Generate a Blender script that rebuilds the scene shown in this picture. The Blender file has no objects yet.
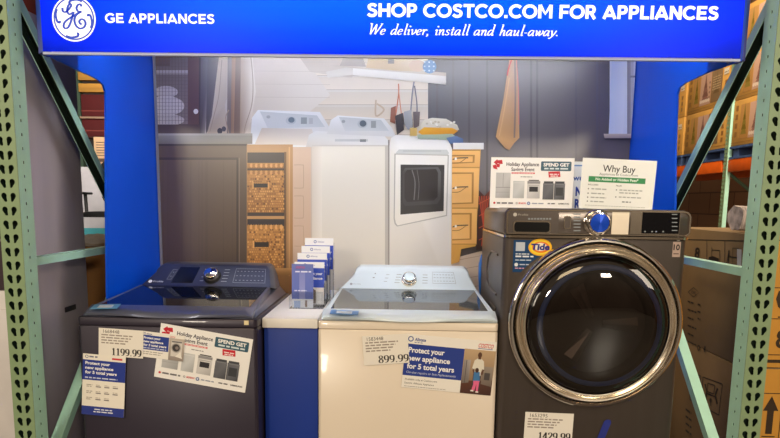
import bpy, bmesh, math, random
from mathutils import Matrix, Vector
random.seed(7)
C = bpy.context.scene.collection
PI = math.pi

# ------------------------------------------------------------------ camera maths
F, CX, CY = 590.0, 390.0, 280.0
YAW, PIT, ROL = [math.radians(a) for a in (.77, 7.5, .78)]
H = 1.34
_cy, _sy, _cp, _sp, _cr, _sr = math.cos(YAW), math.sin(YAW), math.cos(PIT), math.sin(PIT), math.cos(ROL), math.sin(ROL)
FW = Vector((-_sy*_cp, _cy*_cp, -_sp)); RT = Vector((_cy, _sy, 0)); DN = FW.cross(RT)
R2 = RT*_cr - DN*_sr; D2 = RT*_sr + DN*_cr

def at(u, v, X=None, Y=None, Z=None):
    """the point of a real plane (X=, Y= or Z= constant) that the photograph shows at u, v"""
    d = R2*((u-CX)/F) + D2*((v-CY)/F) + FW
    if X is not None: t = X/d.x
    elif Y is not None: t = Y/d.y
    else: t = (Z-H)/d.z
    return Vector((d.x*t, d.y*t, d.z*t+H))

# ------------------------------------------------------------------ materials
def lin(c):
    return tuple(((x/255)/12.92 if x/255 <= .04045 else ((x/255+.055)/1.055)**2.4) for x in c)
_mats = {}
def mat(name, rgb, rough=.5, metal=0.0, var=.06, scale=8.0, bump=0.0, stretch=(1,1,1), spec=.5, coat=0.0, alpha=1.0):
    if name in _mats: return _mats[name]
    m = bpy.data.materials.new(name); m.use_nodes = True
    nt = m.node_tree; N = nt.nodes; L = nt.links
    b = N['Principled BSDF']
    c = lin(rgb)
    tc = N.new('ShaderNodeTexCoord'); mp = N.new('ShaderNodeMapping'); mp.inputs['Scale'].default_value = stretch
    L.new(tc.outputs['Object'], mp.inputs['Vector'])
    nz = N.new('ShaderNodeTexNoise'); nz.inputs['Scale'].default_value = scale; nz.inputs['Detail'].default_value = 4
    L.new(mp.outputs['Vector'], nz.inputs['Vector'])
    rp = N.new('ShaderNodeValToRGB')
    rp.color_ramp.elements[0].position = .3; rp.color_ramp.elements[1].position = .7
    rp.color_ramp.elements[0].color = tuple(max(0, x*(1-var)) for x in c)+(1,)
    rp.color_ramp.elements[1].color = tuple(min(1, x*(1+var)) for x in c)+(1,)
    L.new(nz.outputs['Fac'], rp.inputs['Fac']); L.new(rp.outputs['Color'], b.inputs['Base Color'])
    b.inputs['Roughness'].default_value = rough; b.inputs['Metallic'].default_value = metal
    b.inputs['Specular IOR Level'].default_value = spec
    b.inputs['Coat Weight'].default_value = coat
    if alpha < 1: b.inputs['Alpha'].default_value = alpha
    if bump:
        bp = N.new('ShaderNodeBump'); bp.inputs['Strength'].default_value = bump; bp.inputs['Distance'].default_value = .01
        L.new(nz.outputs['Fac'], bp.inputs['Height']); L.new(bp.outputs['Normal'], b.inputs['Normal'])
    _mats[name] = m
    return m

def print_mat(name, rough=.45, spec=.5, emit=0.0):
    m = bpy.data.materials.new(name); m.use_nodes = True
    N = m.node_tree.nodes; L = m.node_tree.links; b = N['Principled BSDF']
    a = N.new('ShaderNodeAttribute'); a.attribute_name = 'ink'
    L.new(a.outputs['Color'], b.inputs['Base Color'])
    b.inputs['Roughness'].default_value = rough; b.inputs['Specular IOR Level'].default_value = spec
    if emit:
        L.new(a.outputs['Color'], b.inputs['Emission Color']); b.inputs['Emission Strength'].default_value = emit
    return m

def glass_mat(name, rgb, rough=.02, alpha=.25):
    m = bpy.data.materials.new(name); m.use_nodes = True
    N = m.node_tree.nodes; L = m.node_tree.links
    out = N['Material Output']; N.remove(N['Principled BSDF'])
    g = N.new('ShaderNodeBsdfGlossy'); g.inputs['Roughness'].default_value = rough
    t = N.new('ShaderNodeBsdfTransparent'); t.inputs['Color'].default_value = lin(rgb)+(1,)
    fr = N.new('ShaderNodeFresnel'); fr.inputs['IOR'].default_value = 1.45
    ad = N.new('ShaderNodeMath'); ad.operation = 'MULTIPLY_ADD'; ad.inputs[1].default_value = .8; ad.inputs[2].default_value = alpha*.2
    mx = N.new('ShaderNodeMixShader')
    L.new(fr.outputs['Fac'], ad.inputs[0]); L.new(ad.outputs['Value'], mx.inputs['Fac'])
    L.new(t.outputs['BSDF'], mx.inputs[1]); L.new(g.outputs['BSDF'], mx.inputs[2]); L.new(mx.outputs['Shader'], out.inputs['Surface'])
    return m

# ------------------------------------------------------------------ objects
ORG = {}
def tag(o, label=None, cat=None, group=None, kind=None):
    if label: o['label'] = label
    if cat: o['category'] = cat
    if group: o['group'] = group
    if kind: o['kind'] = kind
    return o
def thing(name, label, cat, loc=(0,0,0), group=None, rot=(0,0,0)):
    o = bpy.data.objects.new(name, None); o.empty_display_size = .05
    C.objects.link(o); o.location = loc; o.rotation_euler = rot
    ORG[o] = Vector(loc)
    return tag(o, label, cat, group)

class MB:
    """collects shapes (world coordinates) for ONE mesh object"""
    def __init__(s): s.v = []; s.f = []; s.mi = []
    def add(s, vs, fs, mi=0):
        b = len(s.v); s.v += [Vector(v) for v in vs]; s.f += [tuple(b+i for i in f) for f in fs]; s.mi += [mi]*len(fs); return s
    def box(s, x0, x1, y0, y1, z0, z1, mi=0):
        return s.add([(x0,y0,z0),(x1,y0,z0),(x1,y1,z0),(x0,y1,z0),(x0,y0,z1),(x1,y0,z1),(x1,y1,z1),(x0,y1,z1)],
              [(3,2,1,0),(4,5,6,7),(0,1,5,4),(1,2,6,5),(2,3,7,6),(3,0,4,7)], mi)
    def loft(s, loops, cap0=True, cap1=True, closed=True, mi=0):
        n = len(loops[0]); vs = [p for l in loops for p in l]; fs = []
        for k in range(len(loops)-1):
            for i in range(n if closed else n-1):
                j = (i+1) % n
                fs.append((k*n+i, k*n+j, (k+1)*n+j, (k+1)*n+i))
        if cap0: fs.append(tuple(range(n-1,-1,-1)))
        if cap1: fs.append(tuple((len(loops)-1)*n+i for i in range(n)))
        return s.add(vs, fs, mi)
    def prism(s, pts, d, mi=0):
        d = Vector(d); a = [Vector(p) for p in pts]
        return s.loft([a, [p+d for p in a]], mi=mi)
    def lathe(s, c, ax, prof, n=48, mi=0, cap=True):
        """prof: (radius, distance along ax)"""
        c = Vector(c); ax = Vector(ax).normalized()
        u = ax.orthogonal().normalized(); w = ax.cross(u)
        loops = []
        for r, d in prof:
            r = max(r, 1e-4)
            loops.append([c+ax*d+u*(r*math.cos(2*PI*i/n))+w*(r*math.sin(2*PI*i/n)) for i in range(n)])
        return s.loft(loops, cap, cap, mi=mi)
    def cyl(s, a, b, r, r2=None, n=16, mi=0):
        a, b = Vector(a), Vector(b)
        return s.lathe(a, b-a, [(r,0),(r if r2 is None else r2,(b-a).length)], n, mi)
    def tube(s, pts, r, n=8, mi=0):
        pts = [Vector(p) for p in pts]; loops = []
        up = None
        for i, p in enumerate(pts):
            t = (pts[min(i+1,len(pts)-1)]-pts[max(i-1,0)]).normalized()
            if up is None: up = t.orthogonal().normalized()
            up = (up - t*up.dot(t)).normalized(); w = t.cross(up)
            rr = r[i] if isinstance(r,(list,tuple)) else r
            loops.append([p+up*(rr*math.cos(2*PI*k/n))+w*(rr*math.sin(2*PI*k/n)) for k in range(n)])
        return s.loft(loops, mi=mi)
    def build(s, name, m, parent=None, bevel=0, seg=2, smooth=True, ang=35, label=None, recalc=True):
        me = bpy.data.meshes.new(name)
        off = ORG.get(parent, Vector((0,0,0))) if parent else Vector((0,0,0))
        me.from_pydata([v-off for v in s.v], [], s.f)
        ms = m if isinstance(m, (list,tuple)) else [m]
        for q in ms: me.materials.append(q)
        for p, k in zip(me.polygons, s.mi): p.material_index = k
        bm = bmesh.new(); bm.from_mesh(me)
        if recalc: bmesh.ops.recalc_face_normals(bm, faces=bm.faces)
        if bevel:
            es = [e for e in bm.edges if len(e.link_faces) == 2 and e.calc_face_angle(0) > math.radians(ang)]
            bmesh.ops.bevel(bm, geom=es, offset=bevel, segments=seg, profile=.5, affect='EDGES', clamp_overlap=True)
        bm.to_mesh(me); bm.free()
        if smooth:
            for p in me.polygons: p.use_smooth = True
            me.set_sharp_from_angle(angle=math.radians(40))
        o = bpy.data.objects.new(name, me); C.objects.link(o)
        if parent: o.parent = parent; ORG[o] = off
        if label: o['label'] = label
        return o
def struct(name, mb, m, **k):
    o = mb.build(name, m, **k); o['kind'] = 'structure'; return o
def rrect(x0, x1, z0, z1, r, n=5):
    """rounded rectangle, 2D, counter-clockwise"""
    out = []
    rs = r if isinstance(r,(tuple,list)) else (r,)*4      # bl, br, tr, tl
    for (cx, cz, a0, rr) in ((x0+rs[0], z0+rs[0], PI, rs[0]), (x1-rs[1], z0+rs[1], 1.5*PI, rs[1]), (x1-rs[2], z1-rs[2], 0, rs[2]), (x0+rs[3], z1-rs[3], .5*PI, rs[3])):
        for i in range(n+1):
            a = a0+i*PI/2/n; out.append((cx+rr*math.cos(a), cz+rr*math.sin(a)))
    return out
def dup(root, loc, label=None, group=None, rotz=None):
    r = root.copy(); C.objects.link(r); r.location = loc
    if rotz is not None: r.rotation_euler = (0,0,rotz)
    if label: r['label'] = label
    if group: r['group'] = group
    for ch in list(root.children):
        c = ch.copy(); C.objects.link(c); c.parent = r
        for g in list(ch.children):
            d = g.copy(); C.objects.link(d); d.parent = c
    return r

# ------------------------------------------------------------------ lettering and printed faces
_tc = {}
def glyphs(s, bold=0.0):
    k = (s, bold)
    if k in _tc: return _tc[k]
    cu = bpy.data.curves.new('lettering', 'FONT'); cu.body = s; cu.size = 1; cu.resolution_u = 3; cu.offset = bold
    cu.fill_mode = 'FRONT'
    ob = bpy.data.objects.new('lettering', cu); C.objects.link(ob)
    dg = bpy.context.evaluated_depsgraph_get()
    me = bpy.data.meshes.new_from_object(ob.evaluated_get(dg))
    vs = [(v.co.x, v.co.y) for v in me.vertices]; fs = [tuple(p.vertices) for p in me.polygons]
    bpy.data.objects.remove(ob); bpy.data.curves.remove(cu); bpy.data.meshes.remove(me)
    _tc[k] = (vs, fs); return _tc[k]
def capheight(bold):
    vs, _ = glyphs('H', bold); return max(v[1] for v in vs)-min(v[1] for v in vs)
def crom(pts, n=6, closed=False):
    P = list(pts); out = []
    m = len(P)
    if m < 3: return P
    for i in range(m if closed else m-1):
        g = (lambda j: P[j % m]) if closed else (lambda j: P[max(0, min(m-1, j))])
        p0, p1, p2, p3 = g(i-1), g(i), g(i+1), g(i+2)
        for k in range(n):
            t = k/n
            out.append(tuple(.5*((2*p1[a])+(-p0[a]+p2[a])*t+(2*p0[a]-5*p1[a]+4*p2[a]-p3[a])*t*t+(-p0[a]+3*p1[a]-3*p2[a]+p3[a])*t**3) for a in range(2)))
    out.append(P[0] if closed else P[-1])
    return out

class Print:
    """a flat printed face: coloured polygons in the local XZ plane, facing -Y, stacked in hair-thin layers of ink"""
    def __init__(s, eps=4e-5): s.v = []; s.f = []; s.c = []; s.n = 0; s.eps = eps
    def poly(s, pts, col, lift=True):
        """col: one sRGB colour or one for each corner"""
        if lift: s.n += 1
        b = len(s.v); y = -s.n*s.eps
        s.v += [(p[0], y, p[1]) for p in pts]
        s.f.append(tuple(range(b, b+len(pts))))
        cols = col if isinstance(col, list) else [col]*len(pts)
        s.c.append([lin(c) for c in cols])
    def faces(s, vs, fs, col):
        s.n += 1; b = len(s.v); y = -s.n*s.eps; c = lin(col)
        s.v += [(p[0], y, p[1]) for p in vs]
        for f in fs: s.f.append(tuple(b+i for i in f)); s.c.append([c]*len(f))
    def rect(s, x0, x1, z0, z1, col, col2=None, lift=True):
        """col at the bottom, col2 at the top"""
        s.poly([(x0,z0),(x1,z0),(x1,z1),(x0,z1)], col if col2 is None else [col,col,col2,col2], lift)
    def rr(s, x0, x1, z0, z1, r, col): s.poly(rrect(x0,x1,z0,z1,r,4), col)
    def disc(s, x, z, rx, col, rz=None, n=24):
        rz = rz or rx
        s.poly([(x+rx*math.cos(2*PI*i/n), z+rz*math.sin(2*PI*i/n)) for i in range(n)], col)
    def ring(s, x, z, r0, r1, col, n=48, a0=0, a1=2*PI):
        vs = []; fs = []
        for i in range(n+1):
            a = a0+(a1-a0)*i/n
            vs += [(x+r0*math.cos(a), z+r0*math.sin(a)), (x+r1*math.cos(a), z+r1*math.sin(a))]
            if i: fs.append((2*i-2, 2*i-1, 2*i+1, 2*i))
        s.faces(vs, fs, col)
    def stroke(s, pts, wv, wh, col, smooth=True, n=6):
        """pen stroke: wv = width where it runs vertically, wh = where it runs horizontally"""
        P = crom(pts, n) if smooth else list(pts)
        vs = []; fs = []
        for i, p in enumerate(P):
            a = P[max(0,i-1)]; b = P[min(len(P)-1,i+1)]
            dx, dz = b[0]-a[0], b[1]-a[1]; l = math.hypot(dx,dz) or 1e-9; dx /= l; dz /= l
            w = math.sqrt((wv*dz)**2+(wh*dx)**2)/2
            vs += [(p[0]-dz*w, p[1]+dx*w), (p[0]+dz*w, p[1]-dx*w)]
            if i: fs.append((2*i-2, 2*i-1, 2*i+1, 2*i))
        s.faces(vs, fs, col)
    def text(s, t, x, z, h, col, w=None, bold=0.0, align='l', shear=0.0, xs=1.0):
        """baseline at z, cap height h; w stretches the line to that width"""
        vs, fs = glyphs(t, bold)
        if not vs: return
        k = h/capheight(bold)
        x0 = min(v[0] for v in vs); x1 = max(v[0] for v in vs)
        kx = (w/(x1-x0)) if w else k*xs
        W = (x1-x0)*kx
        ox = x-(0 if align == 'l' else W/2 if align == 'c' else W)
        s.faces([(ox+(v[0]-x0)*kx+shear*v[1]*k, z+v[1]*k) for v in vs], fs, col)
        return W
    def pen(s, t, x, z, h, col, w, table, wv=.13, wh=.05, shear=0.0):
        tot = sum(table[c][0] if c in table else .38 for c in t)
        kx = w/tot; cx = x
        for c in t:
            if c not in table: cx += .38*kx; continue
            gw, strokes = table[c]
            for st in strokes:
                if st[0] == 'dot':
                    s.disc(cx+(st[1]+shear*st[2])*kx, z+st[2]*h, st[3]*kx, col, st[3]*h, 12); continue
                P = crom(st, 6) if len(st) > 2 and st[0] != 'line' else (st[1:] if st[0] == 'line' else st)
                P = [((p[0]+shear*p[1])*kx/h, p[1]) for p in P]
                s.stroke([(cx+p[0]*h, z+p[1]*h) for p in P], wv*h, wh*h, col, smooth=False)
            cx += gw*kx
    def words(s, x0, x1, z, h, col, n=None):
        """one line of print too small to read: a broken bar"""
        x = x0
        while x < x1-.0005:
            l = min(random.uniform(2.0,5.5)*h, x1-x)
            s.rect(x, x+l, z, z+h, col, lift=(x == x0)); x += l+h*.8
    def build(s, name, m, parent=None, thick=None, edge=None, loc=(0,0,0), rot=(0,0,0)):
        me = bpy.data.meshes.new(name)
        vs = list(s.v); fs = list(s.f); cs = list(s.c)
        if thick:                                        # the card the ink lies on: (x0,x1,z0,z1)
            x0,x1,z0,z1 = edge; b = len(vs)
            vs += [(x0,0,z0),(x1,0,z0),(x1,0,z1),(x0,0,z1),(x0,thick,z0),(x1,thick,z0),(x1,thick,z1),(x0,thick,z1)]
            for f in ((0,1,2,3),(7,6,5,4),(1,0,4,5),(2,1,5,6),(3,2,6,7),(0,3,7,4)):
                fs.append(tuple(b+i for i in f)); cs.append([lin((232,230,224))]*4)
        me.from_pydata(vs, [], fs)
        a = me.color_attributes.new('ink', 'FLOAT_COLOR', 'CORNER')
        flat = []
        for p, c in zip(me.polygons, cs):
            for q in c: flat += [q[0], q[1], q[2], 1.0]
        a.data.foreach_set('color', flat)
        me.materials.append(m)
        o = bpy.data.objects.new(name, me); C.objects.link(o); o.location = loc; o.rotation_euler = rot
        if parent: o.parent = parent
        return o

DIG = {
 '1': (.62, [[(.1,.84),(.22,.88),(.31,1)],['line',(.31,1),(.31,0)],['line',(.1,.025),(.52,.025)]]),
 '4': (.66, [['line',(.42,1),(.42,0)],['line',(.42,1),(.05,.3)],['line',(.05,.3),(.6,.3)],['line',(.26,.025),(.58,.025)]]),
 '2': (.64, [[(.1,.72),(.13,.92),(.3,.985),(.48,.9),(.5,.7),(.36,.42),(.08,.05)],['line',(.08,.05),(.52,.05)],['line',(.54,.2),(.52,.05)]]),
 '9': (.66, [[(.32,.985),(.14,.9),(.09,.68),(.15,.46),(.32,.39),(.48,.47),(.53,.68),(.48,.9),(.32,.985)],[(.53,.68),(.52,.4),(.4,.12),(.14,.03)]]),
 '8': (.66, [[(.32,.985),(.17,.92),(.14,.76),(.22,.6),(.34,.53),(.5,.4),(.53,.22),(.46,.07),(.32,.02),(.17,.07),(.1,.22),(.16,.42),(.3,.54),(.44,.64),(.49,.78),(.45,.93),(.32,.985)]]),
 '.': (.34, [['dot',.16,.07,.075]]),
}
SC = {
 'W': (.95, [[(.02,.96),(.12,.97),(.2,.5),(.25,.02)],['line',(.25,.02),(.52,.93)],[(.52,.93),(.56,.5),(.6,.02)],[(.6,.02),(.8,.55),(.92,.97)],['line',(.0,.98),(.22,.98)],['line',(.8,.98),(1.0,.98)]]),
 'e': (.42, [[(.06,.24),(.3,.3),(.33,.42),(.22,.5),(.09,.38),(.06,.16),(.16,.01),(.35,.1)]]),
 'd': (.52, [[(.36,.44),(.22,.5),(.09,.36),(.06,.14),(.14,.01),(.26,.1),(.37,.3)],['line',(.38,1),(.38,.1)],[(.38,.12),(.41,.01),(.5,.08)],['line',(.27,.98),(.38,.98)]]),
 'l': (.29, [['line',(.06,.98),(.17,.98)],['line',(.16,1),(.16,.12)],[(.16,.13),(.19,.01),(.28,.08)]]),
 'i': (.29, [[(.02,.4),(.1,.48),(.15,.47)],['line',(.15,.5),(.15,.12)],[(.15,.13),(.18,.01),(.27,.08)],['dot',.15,.76,.07]]),
 'v': (.44, [[(.02,.42),(.09,.48),(.13,.3),(.18,.02)],[(.18,.02),(.34,.2),(.38,.42),(.32,.5)]]),
 'r': (.38, [[(.02,.4),(.09,.48),(.13,.46)],['line',(.13,.5),(.13,0)],[(.13,.26),(.24,.46),(.35,.47)],['dot',.35,.43,.05]]),
 'n': (.52, [[(.02,.4),(.08,.48),(.12,.46)],['line',(.12,.5),(.12,0)],[(.12,.24),(.24,.46),(.34,.48),(.37,.36)],['line',(.37,.38),(.37,.12)],[(.37,.13),(.4,.01),(.5,.08)]]),
 's': (.37, [[(.32,.4),(.22,.49),(.1,.42),(.14,.3),(.27,.2),(.29,.08),(.17,.01),(.04,.1)]]),
 't': (.34, [['line',(.16,.72),(.16,.14)],[(.16,.15),(.19,.01),(.31,.08)],['line',(.04,.49),(.31,.49)]]),
 'a': (.52, [[(.36,.44),(.22,.5),(.09,.36),(.06,.14),(.14,.01),(.26,.1),(.37,.3)],['line',(.38,.5),(.38,.1)],[(.38,.12),(.41,.01),(.5,.08)]]),
 'h': (.52, [['line',(.02,.98),(.12,.98)],['line',(.12,1),(.12,0)],[(.12,.24),(.24,.46),(.34,.48),(.37,.36)],['line',(.37,.38),(.37,.12)],[(.37,.13),(.4,.01),(.5,.08)]]),
 'u': (.52, [[(.02,.4),(.08,.48),(.12,.46)],['line',(.12,.5),(.12,.14)],[(.12,.14),(.16,.01),(.27,.08),(.37,.28)],['line',(.38,.5),(.38,.12)],[(.38,.13),(.41,.01),(.5,.08)]]),
 'w': (.64, [[(.02,.42),(.08,.48),(.12,.3),(.15,.02)],['line',(.15,.02),(.34,.48)],[(.34,.48),(.35,.25),(.37,.02)],[(.37,.02),(.54,.2),(.58,.4),(.52,.5)]]),
 'y': (.46, [[(.02,.42),(.09,.48),(.14,.25),(.2,.03)],[(.42,.5),(.34,.22),(.2,-.05),(.06,-.22),(-.03,-.16)]]),
 ',': (.22, [['dot',.1,.05,.06],[(.13,.05),(.12,-.06),(.05,-.14)]]),
 '.': (.22, [['dot',.1,.055,.065]]),
 '-': (.34, [['line',(.05,.26),(.28,.26)]]),
}

def _arc(cx, cz, rx, rz, a0, a1, n=8):
    return [(cx+rx*math.cos(math.radians(a0+(a1-a0)*i/n)), cz+rz*math.sin(math.radians(a0+(a1-a0)*i/n))) for i in range(n+1)]
_bowl = [(.14,.895),(.40,.895),(.56,.86),(.63,.68),(.56,.49),(.40,.445),(.14,.445)]
GOT = {
 'H': (.92, [['line',(.16,0),(.16,1)],['line',(.76,0),(.76,1)],['line',(.16,.5),(.76,.5)]]),
 'O': (1.06, [_arc(.53,.5,.41,.41,90,450,20)]),
 'P': (.78, [['line',(.16,0),(.16,1)],['line']+crom(_bowl,4)]),
 'R': (.84, [['line',(.16,0),(.16,1)],['line']+crom(_bowl,4),['line',(.42,.44),(.70,-.02)]]),
 'S': (.78, [[(.66,.78),(.54,.88),(.38,.90),(.22,.84),(.18,.71),(.26,.58),(.42,.51),(.58,.44),(.64,.30),(.56,.14),(.38,.09),(.22,.12),(.10,.22)]]),
 'C': (.94, [_arc(.53,.5,.41,.41,42,318,18)]),
 'G': (1.0, [_arc(.53,.5,.41,.41,42,322,18),['line',(.85,.17),(.85,.50)],['line',(.94,.45),(.55,.45)]]),
 'T': (.80, [['line',(.02,.895),(.78,.895)],['line',(.40,0),(.40,1)]]),
 'M': (1.08, [['line',(.16,0),(.16,1)],['line',(.17,.97),(.54,.34),(.91,.97)],['line',(.92,0),(.92,1)]]),
 'F': (.74, [['line',(.16,0),(.16,1)],['line',(.16,.895),(.72,.895)],['line',(.16,.46),(.66,.46)]]),
 'E': (.78, [['line',(.16,0),(.16,1)],['line',(.16,.895),(.73,.895)],['line',(.16,.5),(.68,.5)],['line',(.16,.105),(.74,.105)]]),
 'L': (.70, [['line',(.16,0),(.16,1)],['line',(.16,.105),(.68,.105)]]),
 'I': (.34, [['line',(.17,0),(.17,1)]]),
 'N': (.92, [['line',(.16,0),(.16,1)],['line',(.18,.95),(.74,.05)],['line',(.76,0),(.76,1)]]),
 'A': (.98, [['line',(.10,0),(.48,.97)],['line',(.48,.97),(.88,0)],['line',(.24,.26),(.74,.26)]]),
 '.': (.34, [['line',(.17,0),(.17,.22)]]),
}

# ------------------------------------------------------------------ material set
M_GREEN = mat('rack_green_paint', (188,238,216), .42, 0, .05, 14)
M_OLIVE = mat('rack_face_paint', (132,156,118), .45, 0, .06, 14)
M_GREENSHADE = mat('rack_inner_shade', (34,52,44), .6)  # dark green that paints the shade inside posts and brace channels
M_ORANGE = mat('rack_orange_paint', (225,95,20), .45, 0, .08, 12)
M_BLUE = mat('kiosk_blue', (0,86,232), .42, 0, .03, 3, spec=.2)
M_NAVY = mat('kiosk_navy', (18,50,150), .4, 0, .03, 3)
M_TRIM = mat('pale_trim', (176,188,226), .4, .0, .03)
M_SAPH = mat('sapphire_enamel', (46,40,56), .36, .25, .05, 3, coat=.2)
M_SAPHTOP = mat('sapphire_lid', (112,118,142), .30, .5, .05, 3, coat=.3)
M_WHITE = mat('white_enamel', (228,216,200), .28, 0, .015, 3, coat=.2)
M_WHITETOP = mat('white_lid_cool_lit', (216,232,244), .25, 0, .015, 3, coat=.2)  # white enamel tinted blue, the cool strip light put into its colour
M_GRAPH = mat('graphite_steel', (92,84,80), .38, .55, .05, 30, stretch=(1,1,.05))
M_GRAPHP = mat('graphite_panel', (112,104,100), .28, .7, .05, 30, stretch=(.05,1,1))
M_CHROME = mat('chrome', (215,210,205), .09, 1, .02)
M_CHROME2 = mat('satin_chrome', (232,222,206), .17, 1, .05)
M_GLASSK = mat('dark_tempered_glass', (10,11,14), .04, 0, .02, spec=.6)
M_DOORGL = mat('smoked_door_glass', (14,12,13), .06, 0, .2, 6, spec=.55, coat=.4)
M_BLACK = mat('black_plastic', (14,14,16), .45, 0, .05)
M_SCREEN = mat('display_screen', (16,17,22), .12, 0, .03)
M_LEGEND = mat('legend_ink', (196,200,206), .5)
M_LEGENDG = mat('grey_legend_ink', (150,158,166), .5)
M_BLUECAP = mat('blue_dial_cap', (30,84,225), .2, .35, .1, 30)
M_CARD = mat('corrugated_board', (150,108,62), .8, 0, .08, 6, .15)
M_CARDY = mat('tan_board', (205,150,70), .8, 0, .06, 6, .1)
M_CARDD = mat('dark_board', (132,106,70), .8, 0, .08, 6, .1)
M_STEEL = mat('fridge_steel', (184,172,176), .42, .08, .04, 20, stretch=(1,1,.06))
M_PRINT = print_mat('printed_card', .42)
M_POSTER = print_mat('printed_poster', .31, .9)
M_STICK = print_mat('printed_sticker', .3)
M_ACRYL = glass_mat('clear_acrylic', (244,247,250), .03, .3)

# ------------------------------------------------------------------ setting
def floor_mat():
    m = mat('sealed_concrete', (120,110,98), .35, 0, .12, 1.5)
    return m
struct('floor', MB().box(-7,7,-9,13,-.1,0), floor_mat())
def block_mat():
    m = bpy.data.materials.new('brown_block_wall'); m.use_nodes = True
    N = m.node_tree.nodes; L = m.node_tree.links; b = N['Principled BSDF']
    tc = N.new('ShaderNodeTexCoord'); mp = N.new('ShaderNodeMapping'); mp.inputs['Rotation'].default_value = (PI/2, 0, PI/2)
    br = N.new('ShaderNodeTexBrick'); br.inputs['Scale'].default_value = 1.0
    br.inputs['Brick Width'].default_value = .8; br.inputs['Row Height'].default_value = .4; br.inputs['Mortar Size'].default_value = .012
    br.inputs['Color1'].default_value = lin((158,114,80))+(1,); br.inputs['Color2'].default_value = lin((146,104,72))+(1,); br.inputs['Mortar'].default_value = lin((104,76,56))+(1,)
    sx = N.new('ShaderNodeSeparateXYZ'); cx = N.new('ShaderNodeCombineXYZ')
    L.new(tc.outputs['Object'], sx.inputs[0]); L.new(sx.outputs['Y'], cx.inputs['X']); L.new(sx.outputs['Z'], cx.inputs['Y'])
    L.new(cx.outputs[0], br.inputs['Vector']); L.new(br.outputs['Color'], b.inputs['Base Color']); b.inputs['Roughness'].default_value = .85
    return m
struct('wall_right', MB().box(5.8,6.0,-2,13,0,7), block_mat())
struct('wall_left', MB().box(-6.2,-6,-2,13,0,7), mat('grey_wall', (120,116,118), .8))
struct('wall_back', MB().box(-6,5.8,12.8,13,0,7), mat('dark_back_wall', (58,48,44), .85, 0, .15, 2))
struct('ceiling', MB().box(-6.2,6,-2,13,7,7.1), mat('dark_roof_deck', (60,54,50), .85))

# ------------------------------------------------------------------ pallet rack uprights
def drop(cx, cz, s, k=1.0):
    """teardrop slot, wide end up, tail leaning to side s"""
    pts = []
    for i in range(11):
        a = math.radians(-25+230*i/10); pts.append((cx+.0098*k*math.cos(a), cz+.0105*k*math.sin(a)+.004))
    pts += [(cx-.0055*k+s*.003, cz-.010*k), (cx-.004*k+s*.0045, cz-.0155*k), (cx+.001+s*.0055, cz-.017*k), (cx+.005*k+s*.005, cz-.0145*k), (cx+.0062*k+s*.0035, cz-.009*k)]
    return pts
def sheet(name, outer, holes, place, thick, m, parent):
    """flat plate with real holes; place maps (u, v, d) to world"""
    cu = bpy.data.curves.new(name, 'CURVE'); cu.dimensions = '2D'; cu.fill_mode = 'BOTH'; cu.extrude = thick/2
    for pts in [outer]+holes:
        sp = cu.splines.new('POLY'); sp.points.add(len(pts)-1); sp.use_cyclic_u = True
        for q, p in zip(sp.points, pts): q.co = (p[0], p[1], 0, 1)
    ob = bpy.data.objects.new(name, cu); C.objects.link(ob)
    me = bpy.data.meshes.new_from_object(ob.evaluated_get(bpy.context.evaluated_depsgraph_get()))
    vs = [(v.co.x, v.co.y, v.co.z) for v in me.vertices]; fs = [tuple(p.vertices) for p in me.polygons]
    bpy.data.objects.remove(ob); bpy.data.curves.remove(cu); bpy.data.meshes.remove(me)
    mb = MB(); mb.add([place(*v) for v in vs], fs)
    return mb.build(name, m, parent, smooth=False)
def channel(p, q, side, w=.04, d=.03, t=.003):
    """U-shaped brace from p to q, open towards `side`, w wide along X"""
    p, q, o = Vector(p), Vector(q), Vector(side).normalized()
    ax = (q-p).normalized(); o = (o-ax*o.dot(ax)).normalized(); u = Vector((1,0,0))
    sec = [(-w/2,d/2),(-w/2,-d/2),(w/2,-d/2),(w/2,d/2),(w/2-t,d/2),(w/2-t,-d/2+t),(-w/2+t,-d/2+t),(-w/2+t,d/2)]
    mb = MB().loft([[b+u*a+o*c for a, c in sec] for b in (p, q)])
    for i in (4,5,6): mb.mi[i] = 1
    return mb
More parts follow.
